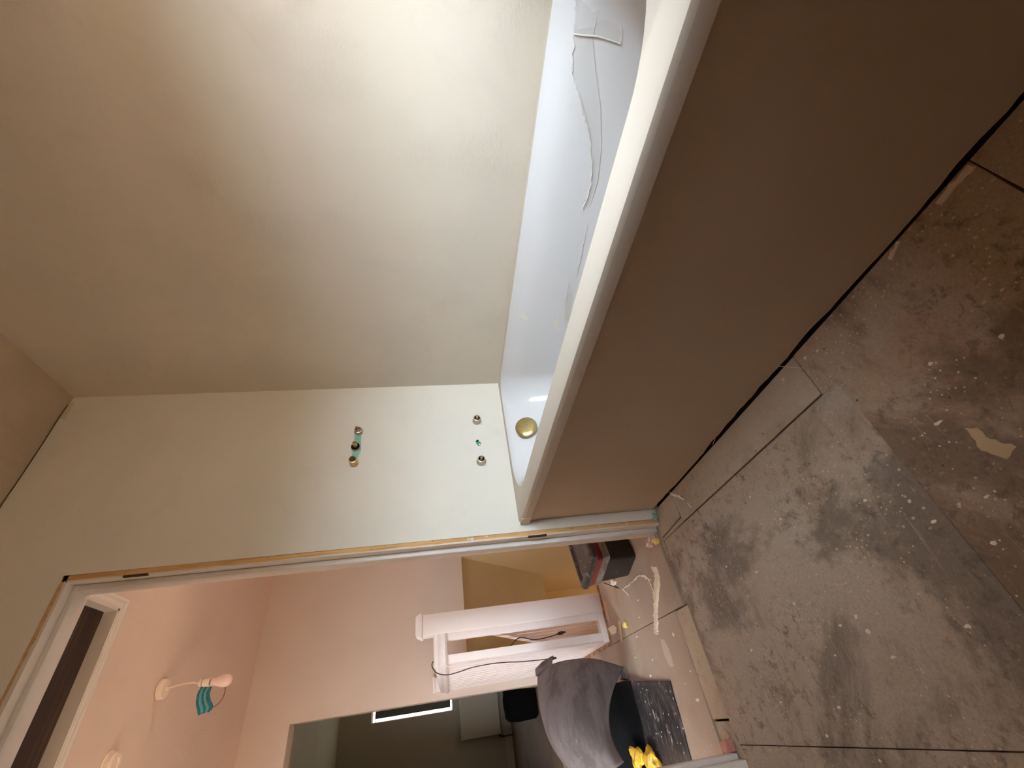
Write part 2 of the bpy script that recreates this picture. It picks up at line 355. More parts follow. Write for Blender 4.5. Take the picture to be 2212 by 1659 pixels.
# hall
hf = wall('floor_hall', [(-2.6, 1.95, 0.10, 0.93, -0.10, -0.0185), (-2.6, -1.03, 0.93, 2.75, -0.10, -0.0185)], GAP)
hf.name = 'floor_hall'
sheet('floor_board', [(-2.6, 0.120), (-1.0335, 0.122), (-1.029, 0.95), (-1.029, 2.72), (-2.6, 2.72)], F_HALL, hf)
sheet('floor_board', [(-1.0325, 0.048), (-0.742, 0.055), (-0.742, 0.088), (1.95, 0.088), (1.95, 0.90), (-1.0285, 0.90)], F_HALL, hf, gap=0.0006)
wall('wall_hall_far', [(-2.6, -1.83, 2.57, 2.70, -0.1, 2.45), (-1.83, -1.05, 2.57, 2.70, 2.0, 2.45), (-1.05, -1.00, 2.57, 2.70, -0.3, 2.45), (-1.00, 0.2, 2.57, 2.70, 0.685, 2.45)], H_WALL)
wall('wall_hall_left', [(-2.7, -2.6, 0.08, 2.7, -0.1, 2.45)], H_WALL)
wall('wall_hall_right', [(0.05, 0.30, 1.22, 4.6, -2.6, 2.45), (1.95, 2.05, 0.0, 1.4, -0.1, 2.45), (0.30, 2.0, 1.22, 1.32, -0.1, 2.45), (0.14, 2.0, 0.0, 0.085, -0.1, 2.45)], H_WALL)
bm = bmesh.new()
for b in ((-2.6, -1.30, 0.0, 2.7), (-0.617, 2.0, 0.0, 2.7), (-1.30, -0.617, 0.777, 2.7), (-1.30, -0.617, 0.0, 0.12)): box(bm, b[0], b[1], b[2], b[3], ZC, 2.46)
struct(mesh_obj('ceiling_hall', bm, H_CEIL))
# loft hatch in the hall ceiling
lh = root('loft_hatch', 'white-framed loft hatch with dark brown board in the hall ceiling just past the door head', 'hatch', (-0.97, 0.44, ZC))
boxo('hatch_board', (-1.30, -0.617, 0.12, 0.777, 2.363, 2.38), LOFT, lh)
bm = bmesh.new()
for b in ((-1.30, -0.617, 0.757, 0.779, 2.308, 2.364), (-0.637, -0.615, 0.12, 0.779, 2.308, 2.364), (-1.302, -1.283, 0.12, 0.779, 2.308, 2.364)): box(bm, *b)
mesh_obj('hatch_lining', bm, W_JAMB, lh)
def mould(name, x0, y0, x1, y1, wd, parent):   # mitred moulding run round right, far and left sides
    prof = [(0.0, 0.0), (0.0, 0.014), (0.008, 0.018), (0.026, 0.012), (0.034, 0.016), (0.046, 0.012), (wd, 0.006), (wd, 0.0)]
    path = [((x1, y0), (1, 0)), ((x1, y1), (1, 1)), ((x0, y1), (-1, 1)), ((x0, y0), (-1, 0))]
    for k in range(3):
        bm = bmesh.new(); loops = []
        for (p, d) in (path[k], path[k+1]):
            loops.append([(p[0]+d[0]*a_, p[1]+d[1]*a_, ZC-0.001-b_) for a_, b_ in prof])
        loft(bm, loops, True, True, True); mesh_obj(name, bm, W_JAMB, parent)
mould('architrave', -1.292, 0.13, -0.628, 0.766, 0.050, lh)

# room beyond
bm = bmesh.new()
for b in ((-3.2, 0.02, 6.0, 6.12, -0.1, 0.80), (-3.2, 0.02, 6.0, 6.12, 1.905, 2.45), (-3.2, -0.995, 6.0, 6.12, 0.80, 1.905), (-0.25, 0.02, 6.0, 6.12, 0.80, 1.905)): box(bm, *b)
struct(mesh_obj('wall_back_room_far', bm, R_WALL))
wall('trim_2', [(-0.688, 0.0, -1.79, -1.702, -0.02, 0.557)], W_PAINT)   # boxed shelf behind the head of the bath
wall('wall_back_room_left', [(-3.3, -3.2, 2.7, 6.1, -0.1, 2.45)], R_WALL)
wall('wall_back_room_right', [(-0.10, 0.02, 2.74, 4.95, 0.77, 2.45), (-0.10, 0.02, 4.6, 6.0, -0.05, 2.45)], R_WALL)
wall('wall_back_room_near', [(-3.3, -1.83, 2.70, 2.74, -0.1, 2.45), (-1.83, -1.05, 2.70, 2.74, 2.0, 2.45), (-1.05, 0.02, 2.70, 2.74, 0.69, 2.45)], R_WALL)
wall('ceiling_back_room', [(-3.3, 0.02, 2.7, 6.12, ZC, 2.45)], R_CEIL)
rf = wall('floor_back_room', [(-3.3, -1.02, 2.7, 6.12, -0.06, -0.012)], GAP)
for i, y in enumerate((2.72, 3.9, 5.1)):
    sheet('floor_board', R4(-3.2, -1.02, y, (3.9, 5.1, 6.0)[i]), F_ROOM, rf, z1=0.0, z0=-0.011, gap=0.003)
wall('floor_back_room_side', [(-1.02, 0.02, 4.9, 6.12, -0.06, 0.0)], F_ROOM)
boxo('baseboard_back', (-3.2, -0.1, 5.982, 6.0, 0.0, 0.10), simple('dull_skirting', (178, 172, 160), 0.5), None)['kind'] = 'structure'
# window and blind in that room
bm = bmesh.new()
for b in ((-1.0, -0.985, 6.03, 6.07, 0.80, 1.905), (-0.265, -0.25, 6.03, 6.07, 0.80, 1.905), (-1.0, -0.25, 6.03, 6.07, 0.80, 0.815), (-1.0, -0.25, 6.03, 6.07, 1.89, 1.905), (-1.0, -0.25, 6.03, 6.07, 1.850, 1.862)): box(bm, *b)
struct(mesh_obj('window_2', bm, W_PAINT))
bl = root('roller_blind', 'grey roller blind with daylight leaking round it in the dark back room', 'blind', (-0.62, 5.99, 1.9))
boxo('blind_cloth', (-0.955, -0.27, 6.005, 6.008, 0.828, 1.853), BLIND, bl)
bm = bmesh.new(); tube(bm, [(-0.955, 6.006, 0.836), (-0.27, 6.006, 0.85)], 0.008, 8, 1); mesh_obj('bottom_bar', bm, BLIND, bl, True)
rd = root('radiator', 'pale panel radiator under the blind in the dark back room', 'radiator', (-1.1, 5.93, 0.1))
bm = bmesh.new(); box(bm, -1.34, -0.30, 5.89, 5.93, 0.16, 0.70, 0.006, 2)
for i in range(24): box(bm, -1.32+i*0.042, -1.298+i*0.042, 5.884, 5.892, 0.19, 0.67)
mesh_obj('panel', bm, RADM, rd)
for s in (-1.36,):
    bm = bmesh.new(); tube(bm, [(s+0.03, 5.91, 0.19), (s, 5.91, 0.17), (s-0.01, 5.91, 0.13)], 0.012, 8); tube(bm, [(s-0.01, 5.91, 0.16), (s-0.01, 5.91, -0.0)], 0.008, 8, 1); mesh_obj('valve', bm, BPL, rd, True)
bm = bmesh.new(); tube(bm, [(-1.36, 5.965, 0.12), (-0.3, 5.965, 0.12)], 0.009, 8, 1); mesh_obj('pipe', bm, RADM, rd, True)
# black bag on that floor
bm = bmesh.new()
def rrect(cx, cy, z, hx, hy, r, n=5):
    o = []
    for k, (sx, sy) in enumerate(((1, 1), (-1, 1), (-1, -1), (1, -1))):
        for j in range(n+1):
            a = PI/2*(k+j/n); o.append((cx+sx*(hx-r)+math.cos(a)*r, cy+sy*(hy-r)+math.sin(a)*r, z))
    return o
loft(bm, [rrect(-1.10, 3.62, z, hx, hy, 0.04) for z, hx, hy in ((0.0, 0.13, 0.12), (0.03, 0.155, 0.14), (0.18, 0.16, 0.145), (0.27, 0.15, 0.12), (0.31, 0.12, 0.07))], True, True, True)
bg_ = root('holdall_bag', 'black bag standing on the back room floor behind the hall wall edge', 'bag', (-1.10, 3.62, 0))
mesh_obj('body', bm, BLACKM, bg_, True)
bm = bmesh.new(); tube(bm, [(-1.16, 3.60, 0.300), (-1.14, 3.57, 0.318), (-1.06, 3.57, 0.318), (-1.04, 3.60, 0.300)], 0.008, 8); mesh_obj('handle', bm, BLACKM, bg_, True)

# stairwell beyond the banister: side wall, sloping soffit, lower walls, string
bm = bmesh.new()
loft(bm, [[(-1.02, 2.66, 0.685), (0.05, 2.66, 0.685), (0.05, 3.574, -0.275), (-1.02, 3.574, -0.275)], [(-1.02, 2.74, 0.76), (0.05, 2.74, 0.76), (0.05, 3.65, -0.20), (-1.02, 3.65, -0.20)]], True, True, True)
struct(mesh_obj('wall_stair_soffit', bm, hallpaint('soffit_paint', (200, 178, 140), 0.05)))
wall('wall_stair_far', [(-1.02, 0.05, 4.45, 4.55, -2.6, -0.06)], H_STAIR)
wall('wall_stair_side', [(0.035, 0.05, 1.22, 4.45, -2.6, 0.70)], H_STAIR)
wall('wall_stair_left', [(-1.06, -1.035, 0.93, 4.45, -2.6, -0.10)], H_WALL)
wall('wall_stair_near', [(-1.03, 0.3, 0.90, 0.93, -2.6, -0.02)], H_WALL)
wall('ceiling_stair', [(-1.02, 0.05, 3.60, 4.50, -0.20, -0.08)], H_STAIR)
wall('floor_stair_foot', [(-1.06, 0.05, 0.93, 4.45, -2.65, -2.6)], F_HALL)
# stair flight going down away from the landing
st = root('staircase', 'stair flight going down from the landing beside the newel post', 'stairs', (-0.4, 1.0, 0))
for i in range(9):
    y = 0.935+i*0.24; z = -0.19*(i+1)
    bm = bmesh.new(); box(bm, -0.74, 0.03, y, y+0.26, z-0.03, z, 0.006, 2); box(bm, -0.74, 0.03, y+0.0, y+0.02, z, z+0.16)
    mesh_obj('tread', bm, STRINGM, st)

# ------------------------------------------------------------------ doorway lining (no door hung)
dl = root('door_lining', 'white-painted door lining with raw timber edge where the architrave was stripped', 'door frame', (-1.11, 0.04, 0))
JR, JL = -0.745, -1.478
boxo('timber_edge', (JR, TX+0.001, 0.003, 0.083, 0.0, 2.023), TIMBER, dl)
boxo('timber_edge', (JL, -1.497, 0.003, 0.083, 0.0, 2.023), TIMBER, dl)
boxo('timber_edge', (-1.497, TX+0.001, 0.003, 0.083, 2.010, 2.024), TIMBER, dl)
# ragged paint ridge along the timber (a broken edge of old paint)
def ridge(name, p0, p1, wmin, wmax, side, mat, seed=1, step=0.012):
    rnd = random.Random(seed); bm = bmesh.new(); p0 = Vector(p0); p1 = Vector(p1); L = (p1-p0).length; n = int(L/step); s = Vector(side)
    A, B, A2, B2 = [], [], [], []; val = rnd.random()
    for i in range(n+1):
        p = p0.lerp(p1, i/n); val = min(1, max(0, val+rnd.uniform(-0.35, 0.35)))
        wd = wmin+(wmax-wmin)*val
        A.append(bm.verts.new(p)); B.append(bm.verts.new(p+s*wd)); A2.append(bm.verts.new(p+Vector((0, 0.006, 0)))); B2.append(bm.verts.new(p+s*wd+Vector((0, 0.006, 0))))
    for i in range(n):
        bm.faces.new((A[i], A[i+1], B[i+1], B[i])); bm.faces.new((B[i], B[i+1], B2[i+1], B2[i])); bm.faces.new((A[i], A2[i], A2[i+1], A[i+1])); bm.faces.new((A2[i], B2[i], B2[i+1], A2[i+1]))
    return mesh_obj(name, bm, mat, dl)
ridge('paint_edge', (JR-0.002, -0.003, 0.01), (JR-0.002, -0.003, 2.006), 0.0005, 0.004, (1, 0, 0), W_JAMB, 3)
ridge('paint_edge', (JL, -0.003, 2.008), (JR-0.002, -0.003, 2.008), 0.001, 0.006, (0, 0, 1), W_JAMB, 4)
ridge('paint_edge', (JL+0.002, -0.003, 0.0), (JL+0.002, -0.003, 2.006), 0.001, 0.007, (-1, 0, 0), W_JAMB, 5)
boxo('jamb', (JR-0.004, JR, -0.002, 0.083, 0.0, 2.008), W_JAMB, dl)
boxo('jamb', (JL, JL+0.028, -0.002, 0.083, 0.0, 2.008), W_JAMB, dl)
boxo('head', (JL, JR, -0.002, 0.084, 2.003, 2.011), W_JAMB, dl)
# planted stop: right, head, left
boxo('door_stop', (JR-0.022, JR-0.004, 0.034, 0.088, 0.0, 1.990), W_PAINT, dl, 0.0015, 1)
boxo('door_stop', (JL+0.028, JL+0.042, 0.034, 0.088, 0.0, 1.990), W_PAINT, dl, 0.0015, 1)
boxo('door_stop', (JL+0.004, JR-0.004, 0.033, 0.092, 1.988, 2.005), W_PAINT, dl, 0.0015, 1)
boxo('stripped_edge', (JL-0.02, JL+0.010, -0.004, 0.0, 0.0, 0.9), BROWN, dl)['label'] = 'bare brown timber face of the left jamb'
# hinge / latch rebates
for z in (0.46, 1.78):
    boxo('latch_rebate', (JR-0.007, JR-0.001, -0.0045, 0.004, z, z+0.070), GAP, dl)
# ------------------------------------------------------------------ bath
bt = root('bathtub', 'white acrylic bathtub with beige side panel fitted against the plastered walls', 'bathtub', (-0.35, -0.85, 0))
H = 0.557
def loop(x0, x1, y0, y1, z, rf, rb, bow=0.0, n=12):
    """rounded rectangle; rf radius of the front (door side) corners, rb of the wall side corners; bow pushes the tap end outwards"""
    o = []
    def arc(cx, cyy, r, a0, a1):
        for j in range(n+1):
            a = a0+(a1-a0)*j/n; o.append([cx+math.cos(a)*r, cyy+math.sin(a)*r, z])
    arc(x1-rb, y1-rb, rb, 0, PI/2)
    arc(x0+rf, y1-rf, rf, PI/2, PI)
    arc(x0+rf, y0+rf, rf, PI, 1.5*PI)
    arc(x1-rb, y0+rb, rb, 1.5*PI, 2*PI)
    # insert extra samples on the long runs so the loops match
    return [Vector(p) for p in o]
bm = bmesh.new()
X0, X1, Y0, Y1 = -0.700, -0.001, -1.70, -0.001
L = []
def outer(z, ins): return loop(X0+ins, X1, Y0, Y1, z, 0.006, 0.003)
Lp = [outer(H-0.0387, 0.010), outer(H-0.0387, 0.0), outer(H-0.014, 0.0), outer(H-0.005, 0.004), outer(H, 0.013)]
inner = [(-0.625, -0.036, -1.53, -0.040, H, 0.17, 0.09), (-0.618, -0.044, -1.52, -0.046, H-0.006, 0.17, 0.09), (-0.610, -0.075, -1.51, -0.056, H-0.020, 0.17, 0.10), (-0.604, -0.100, -1.50, -0.064, H-0.05, 0.17, 0.11),
         (-0.590, -0.112, -1.48, -0.082, 0.47, 0.17, 0.11), (-0.575, -0.125, -1.44, -0.105, 0.38, 0.17, 0.11), (-0.560, -0.140, -1.38, -0.135, 0.26, 0.16, 0.11), (-0.530, -0.165, -1.36, -0.175, 0.19, 0.14, 0.11), (-0.46, -0.22, -1.28, -0.25, 0.165, 0.1, 0.1)]
for a_ in inner: Lp.append(loop(*a_[:5], a_[5], a_[6]))
V = loft(bm, Lp, True, False, True)
tub = mesh_obj('bath_shell', bm, [BATH, RIM, LIP], bt, True, math.radians(30))
for p in tub.data.polygons:
    c = p.center
    if c.z > H-0.013 and (c.x < -0.62 or abs(p.normal.z) > 0.95): p.material_index = 1
    elif c.x < X0+0.004 and c.z > 0.3: p.material_index = 2
# panel with slightly ragged foot
bm = bmesh.new(); n = 90; rows = []
rnd = random.Random(11); rag = 0.0
for i in range(n+1):
    y = -1.70+1.697*i/n; rag = max(0, min(0.010, rag+rnd.uniform(-0.003, 0.003)))
    rows.append([(-0.688, y, 0.002+rag), (-0.688, y, H-0.036), (-0.672, y, H-0.036), (-0.672, y, 0.002+rag)])
loft(bm, rows, True, True, True)
mesh_obj('side_panel', bm, PANEL, bt)['label'] = 'flat beige side panel'
boxo('end_strip', (-0.702, -0.696, -0.055, -0.003, H-0.0385, H-0.004), LIP, bt)
# overflow cover on the tap-end wall of the bath
nrm = Vector((0, -0.95, 0.30)).normalized()
oc = Vector((-0.325, -0.086, 0.480))
ov = root('overflow_cover', 'round satin brass overflow cover on the tap end of the bath', 'overflow cover', oc)
lo('cover_disc', [(0.018, -0.004), (0.040, 0.006), (0.0455, 0.008), (0.0465, 0.012), (0.0455, 0.017), (0.041, 0.0195), (0.030, 0.0215), (0.015, 0.0225), (0.002, 0.023)], oc, nrm, BRASS, ov, 40)
lo('stem', [(0.018, -0.03), (0.018, 0.0)], oc, nrm, BRASS2, ov, 16)

# film and filler left on the inner back wall of the bath
def onwall(y, z, off=0.0015):
    # back wall profile of the shell
    P = [(0.557, -0.036), (0.537, -0.075), (0.507, -0.100), (0.47, -0.112), (0.38, -0.125), (0.26, -0.140)]
    for (za, xa), (zb, xb) in zip(P[:-1], P[1:]):
        if z >= zb: t = (za-z)/(za-zb); return Vector((xa+(xb-xa)*t-off, y, z))
    return Vector((P[-1][1]-off, y, z))
pf = root('protective_film', 'crinkled clear protective film half peeled along the inner back wall of the bath', 'film', onwall(-1.15, 0.45))
A = [(-1.46, 0.530), (-1.407, 0.520), (-1.346, 0.510), (-1.282, 0.502), (-1.22, 0.467), (-1.155, 0.429), (-1.09, 0.405), (-1.028, 0.391), (-0.949, 0.397)]
B_ = [(-1.46, 0.470), (-1.407, 0.470), (-1.35, 0.472), (-1.282, 0.445), (-1.22, 0.418), (-1.155, 0.398), (-1.119, 0.388), (-1.04, 0.376), (-0.965, 0.380)]
bm = bmesh.new(); rnd = random.Random(5)
def resample(P, n):
    return [((lambda k, t: (P[k][0]+(P[k+1][0]-P[k][0])*t, P[k][1]+(P[k+1][1]-P[k][1])*t))(min(int(i/n*(len(P)-1)), len(P)-2), i/n*(len(P)-1)-min(int(i/n*(len(P)-1)), len(P)-2))) for i in range(n+1)]
NA = 70; ra, rb_ = resample(A, NA), resample(B_, NA); rows = []
for i in range(NA+1):
    row = []
    for j in range(6):
        t = j/5; y = ra[i][0]*(1-t)+rb_[i][0]*t; z = ra[i][1]*(1-t)+rb_[i][1]*t
        if j == 0: z += rnd.uniform(-0.003, 0.004)
        row.append(onwall(y, z, 0.0012+(rnd.random()*0.0025 if j in (0, 1, 5) else rnd.random()*0.0008)))
    rows.append(row)
loft(bm, rows, False)
mesh_obj('film_sheet', bm, FILM, pf, True)
bm = bmesh.new()
tube(bm, [onwall(y, z+rnd.uniform(-0.002, 0.003), 0.002) for y, z in ra[18:]], 0.0022, 6, 2, radii=[0.001+0.0022*rnd.random() for _ in range(60)])
mesh_obj('film_edge', bm, BEADM, pf, True)
bm = bmesh.new(); tube(bm, [onwall(y, z, 0.001) for y, z in rb_], 0.0010, 5, 2); mesh_obj('film_edge', bm, BEADM, pf, True)
# taped patch at the near end
bm = bmesh.new()
pa = [(-1.46, 0.525), (-1.350, 0.512), (-1.353, 0.46), (-1.348, 0.405), (-1.418, 0.423), (-1.46, 0.423)]
vv = [bm.verts.new(onwall(y, z, 0.003)) for y, z in pa]; bm.faces.new(vv)
mesh_obj('film_patch', bm, FILM, pf)
bm = bmesh.new(); tube(bm, [onwall(y, z+rnd.uniform(-0.002, 0.002), 0.003) for y, z in resample([(-1.349, 0.510), (-1.353, 0.46), (-1.346, 0.405), (-1.40, 0.418), (-1.46, 0.424)], 22)], 0.0018, 6, 2)
mesh_obj('film_edge', bm, BEADM, pf, True)
bd = bmesh.new(); tube(bd, [onwall(y, z+rnd.uniform(-0.0015, 0.0015), 0.001) for y, z in resample([(-0.905, 0.372), (-0.82, 0.366), (-0.715, 0.362)], 24)], 0.0013, 6, 2, radii=[0.0006+0.0013*rnd.random() for _ in range(50)])
tag(mesh_obj('filler_line', bd, BEADM, None, True), 'thin bumpy line of white filler further along the inner back wall of the bath', 'filler')
bd = bmesh.new()
for k in range(5):
    tube(bd, [onwall(-0.69+k*0.012+0.02*math.sin(i*0.8), 0.382-k*0.006-0.002*i+rnd.uniform(-.001, .001), 0.0008) + Vector((0, 0.024*i, 0)) for i in range(8)], 0.0011, 5, 2)
tag(mesh_obj('wrinkled_film', bd, BEADM, None, True), 'wrinkled film scrap with curved creases on the bath wall nearer the taps', 'film')
def blob(name, pts, mat, label, cat):
    bm = bmesh.new(); a = [bm.verts.new(onwall(y, z, 0.0022)) for y, z in pts]; b = [bm.verts.new(onwall(y, z, -0.002)) for y, z in pts]
    bm.faces.new(a); n_ = len(a)
    for i in range(n_): bm.faces.new((a[i], a[(i+1) % n_], b[(i+1) % n_], b[i]))
    tag(mesh_obj(name, bm, mat), label, cat)
blob('plaster_splash', [(-0.52, 0.516), (-0.508, 0.521), (-0.497, 0.514), (-0.50, 0.505), (-0.488, 0.502), (-0.502, 0.498), (-0.514, 0.503)], BEADM, 'small star-shaped white plaster splash on the bath wall below the back rim', 'splash')
blob('plaster_splash', [(-0.53, 0.400), (-0.50, 0.402), (-0.47, 0.388), (-0.45, 0.376), (-0.47, 0.366), (-0.48, 0.378), (-0.505, 0.381), (-0.515, 0.390)], BEADM, 'ragged white plaster splash low on the bath wall near the taps', 'splash')
# clear sealant smears on rim near the corner
bm = bmesh.new(); tube(bm, [(-0.60, -0.16, H-0.002), (-0.63, -0.10, H+0.001), (-0.645, -0.05, H+0.001), (-0.66, -0.012, H+0.001)], 0.0016, 6, 8)
tube(bm, [(-0.60, -0.20, H-0.002), (-0.618, -0.15, H), (-0.605, -0.12, H-0.004)], 0.0012, 6, 8)
tag(mesh_obj('sealant_smear', bm, BEADM, None, True), 'smear of clear sealant on the bath rim corner by the door', 'sealant')

# ------------------------------------------------------------------ pipework on the end wall
def ringbase(t, x, z, r): pass
# recess behind the shower pipes
rc = root('membrane_strip', 'strip of pale teal membrane showing in a slot behind the upper pipes', 'membrane', (-0.32, 0, 1.183))
bm = bmesh.new()
pl = [(-0.232, 1.193), (-0.232, 1.168), (-0.28, 1.166), (-0.33, 1.162), (-0.365, 1.168), (-0.39, 1.172), (-0.395, 1.190), (-0.36, 1.196), (-0.31, 1.197), (-0.27, 1.194)]
a = [bm.verts.new((x, -0.0012, z)) for x, z in pl]; bm.faces.new(a); mesh_obj('membrane', bm, TEALM, rc)
bm = bmesh.new(); tube(bm, [(x, -0.001, z) for x, z in pl[5:]+pl[:1]], 0.0025, 6, 3); tube(bm, [(-0.35, -0.001, 1.166), (-0.38, -0.001, 1.171)], 0.003, 6, 1); mesh_obj('plaster_lip', bm, P_END, rc, True)
Yn = (0, -1, 0)
t = root('pipe_tail', 'nickel pipe nut with capped stub, upper row nearest the corner', 'pipe', (-0.243, 0, 1.178), 'capped pipes on the bath end wall')
lo('nut', [(0.017, 0.0), (0.019, 0.004), (0.019, 0.012), (0.0155, 0.016), (0.013, 0.016), (0.012, 0.010)], (-0.243, 0, 1.178), Yn, NICKEL, t, 6)
lo('sleeve', [(0.0155, 0.0), (0.0155, 0.020), (0.0125, 0.021), (0.012, 0.012)], (-0.243, 0, 1.178), Yn, NICKEL, t)
lo('stub', [(0.010, 0.0), (0.010, 0.020), (0.004, 0.024)], (-0.243, 0, 1.178), Yn, simple('stub_copper', (150, 118, 100), 0.4, 0.6), t)
lo('bleed_pin', [(0.0045, 0.0), (0.0045, 0.034), (0.003, 0.036)], (-0.238, 0, 1.184), Yn, BRASS2, t, 12)
t = root('pipe_tail', 'middle upper pipe with brass stub in a black rubber ring', 'pipe', (-0.318, 0, 1.183), 'capped pipes on the bath end wall')
lo('collar', [(0.0185, 0.0), (0.019, 0.008), (0.0165, 0.011), (0.006, 0.011)], (-0.318, 0, 1.183), Yn, NICKEL, t)
lo('rubber_ring', [(0.0165, 0.004), (0.0165, 0.014), (0.010, 0.017), (0.005, 0.017)], (-0.318, 0, 1.183), Yn, RUBBER_SHADE, t)
lo('stub', [(0.0095, 0.0), (0.0095, 0.036), (0.0080, 0.036), (0.0075, 0.028), (0.001, 0.028)], (-0.318, 0, 1.183), Yn, BRASS2, t)
t = root('pipe_tail', 'open-ended brass pipe, upper row nearest the doorway', 'pipe', (-0.392, 0, 1.183), 'capped pipes on the bath end wall')
lo('stub', [(0.0155, 0.0), (0.016, 0.004), (0.0145, 0.006), (0.0145, 0.026), (0.0155, 0.027), (0.0155, 0.036), (0.0120, 0.037)], (-0.392, 0, 1.183), Yn, BRASS2, t)
lo('bore', [(0.0118, 0.030), (0.0118, 0.0374), (0.001, 0.0374)], (-0.392, 0, 1.183), Yn, DARKH, t)
for x, z, lb in ((-0.216, 0.678, 'short nickel bath pipe tail just above the bath rim, nearest the corner'), (-0.421, 0.677, 'short nickel bath pipe tail just above the bath rim, nearest the doorway')):
    t = root('pipe_tail', lb, 'pipe', (x, 0, z), 'capped pipes on the bath end wall')
    lo('shroud', [(0.0195, 0.0), (0.0195, 0.004), (0.0165, 0.012), (0.0160, 0.018), (0.0150, 0.027), (0.0125, 0.028), (0.0115, 0.016)], (x, 0, z), Yn, NICKEL, t)
    lo('bore', [(0.0125, 0.0), (0.0125, 0.0245), (0.001, 0.0245)], (x, 0, z), Yn, RUBBER_SHADE, t)
    lo('stub', [(0.0055, 0.0), (0.0055, 0.036), (0.004, 0.040), (0.001, 0.040)], (x, 0, z), Yn, simple('stub_pink_copper', (206, 170, 150), 0.35, 0.5), t, 14)
    bm = bmesh.new()
    for k in range(5): tube(bm, [(x-0.016+k*0.006, -0.001, z-0.014), (x-0.018+k*0.007, -0.002, z-0.022)], 0.0015, 5, 1)
    mesh_obj('plaster_crumb', bm, FLAKE, t)
gm = root('membrane_hole', 'ragged hole showing green membrane between the two lower pipe tails', 'hole', (-0.329, 0, 0.68))
bm = bmesh.new(); pl = [(-0.313, 0.682), (-0.320, 0.692), (-0.333, 0.689), (-0.345, 0.682), (-0.343, 0.672), (-0.331, 0.668), (-0.322, 0.675)]
a = [bm.verts.new((x, -0.0012, z)) for x, z in pl]; bm.faces.new(a); mesh_obj('membrane', bm, GREENM, gm)
bm = bmesh.new(); pl = [(-0.313, 0.682), (-0.320, 0.692), (-0.325, 0.685), (-0.318, 0.678)]; a = [bm.verts.new((x, -0.002, z)) for x, z in pl]; bm.faces.new(a); mesh_obj('shadow_gap', bm, RUBBER_SHADE, gm)
lo('drip', [(0.004, 0.0), (0.004, 0.003), (0.001, 0.004)], (-0.338, 0, 0.676), Yn, BATH, gm, 10)

# ------------------------------------------------------------------ banister
bn = root('banister', 'white banister with square newel post and square spindles round the stairwell', 'banister', (-0.83, 0.97, 0))
def nodebox(name, d, mat=W_BAL, bev=0.003): return boxo(name, d, mat, bn, bev, 2)
nodebox('newel_post', (-0.872, -0.777, 0.920, 1.015, -0.10, 0.968))
bm = bmesh.new(); sq = lambda h, z: [(-0.8245-h, 0.9675-h, z), (-0.8245+h, 0.9675-h, z), (-0.8245+h, 0.9675+h, z), (-0.8245-h, 0.9675+h, z)]
loft(bm, [sq(0.050, 0.962), sq(0.054, 0.966), sq(0.054, 0.976), sq(0.050, 0.979), sq(0.047, 0.990), sq(0.040, 0.998)], True, True, True); mesh_obj('newel_cap', bm, W_BAL, bn)
# handrail profile, swept along -X then +Y with a mitre
rp = [(-0.024, 0.0), (-0.030, 0.010), (-0.030, 0.024), (-0.020, 0.034), (-0.024, 0.048), (-0.020, 0.062), (-0.008, 0.068), (0.008, 0.068), (0.020, 0.062), (0.024, 0.048), (0.020, 0.034), (0.030, 0.024), (0.030, 0.010), (0.024, 0.0)]
zr = 0.842; yr = 0.952; xr = -0.985
bm = bmesh.new()
loft(bm, [[(x, yr+a_, zr+b_) for a_, b_ in rp] for x in (-0.872, -1.012)], True, True, True)
mesh_obj('handrail', bm, W_BAL, bn, True, math.radians(30))
bm = bmesh.new()
loft(bm, [[(xr+a_, y, zr+b_) for a_, b_ in rp] for y in (yr+0.031, 2.57)], True, True, True)
mesh_obj('handrail', bm, W_BAL, bn, True, math.radians(30))
def spindle(x, y, s=0.032): nodebox('spindle', (x-s/2, x+s/2, y-s/2, y+s/2, 0.034, 0.846), W_BAL, 0.001)
spindle(-0.888, yr); spindle(-0.985, yr, 0.036)
for i in range(15): spindle(xr, yr+0.108*(i+1))
nodebox('base_rail', (-1.012, -0.872, yr-0.028, yr+0.028, 0.004, 0.036), W_BAL)
nodebox('base_rail', (xr-0.028, xr+0.028, yr+0.028, 2.57, 0.004, 0.036), W_BAL)
nodebox('apron_board', (xr-0.045, xr-0.028, yr-0.03, 2.57, -0.09, 0.006), RUSTY, 0.001)
nodebox('nosing', (-1.030, -0.74, 0.912, 0.932, -0.09, 0.004), RUSTY, 0.001)
hn = [(-1.0, -0.900, 2.545, 2.57, 0.02, 0.945)]
nodebox('wall_newel', (-1.000, -0.905, 2.535, 2.57, 0.0, 0.945))
nodebox('wall_newel_cap', (-1.008, -0.897, 2.528, 2.57, 0.945, 0.965))
# lower flight balustrade seen between the newel and corner spindle
lb_ = root('lower_banister', 'lower flight of white spindles slanting down behind the newel post', 'banister', (-0.84, 1.7, -0.6))
for i in range(14):
    y = 1.06+i*0.11; zt = 0.62-0.79*(y-1.0)*0.80
    boxo('spindle', (-0.870, -0.845, y-0.014, y+0.014, zt-0.82, zt), W_BAL, lb_)
bm = bmesh.new(); loft(bm, [[(-0.885, y, zz), (-0.83, y, zz), (-0.83, y, zz+0.05), (-0.885, y, zz+0.05)] for y, zz in ((1.016, 0.60), (2.56, 0.60-0.79*1.55*0.8))], True, True, True); mesh_obj('handrail', bm, W_BAL, lb_)
bm = bmesh.new(); loft(bm, [[(-0.88, y, zz), (-0.835, y, zz), (-0.835, y, zz+0.22), (-0.88, y, zz+0.22)] for y, zz in ((1.016, -0.42), (2.56, -0.42-0.79*1.55*0.8))], True, True, True); mesh_obj('stair_string', bm, STRINGM, lb_)

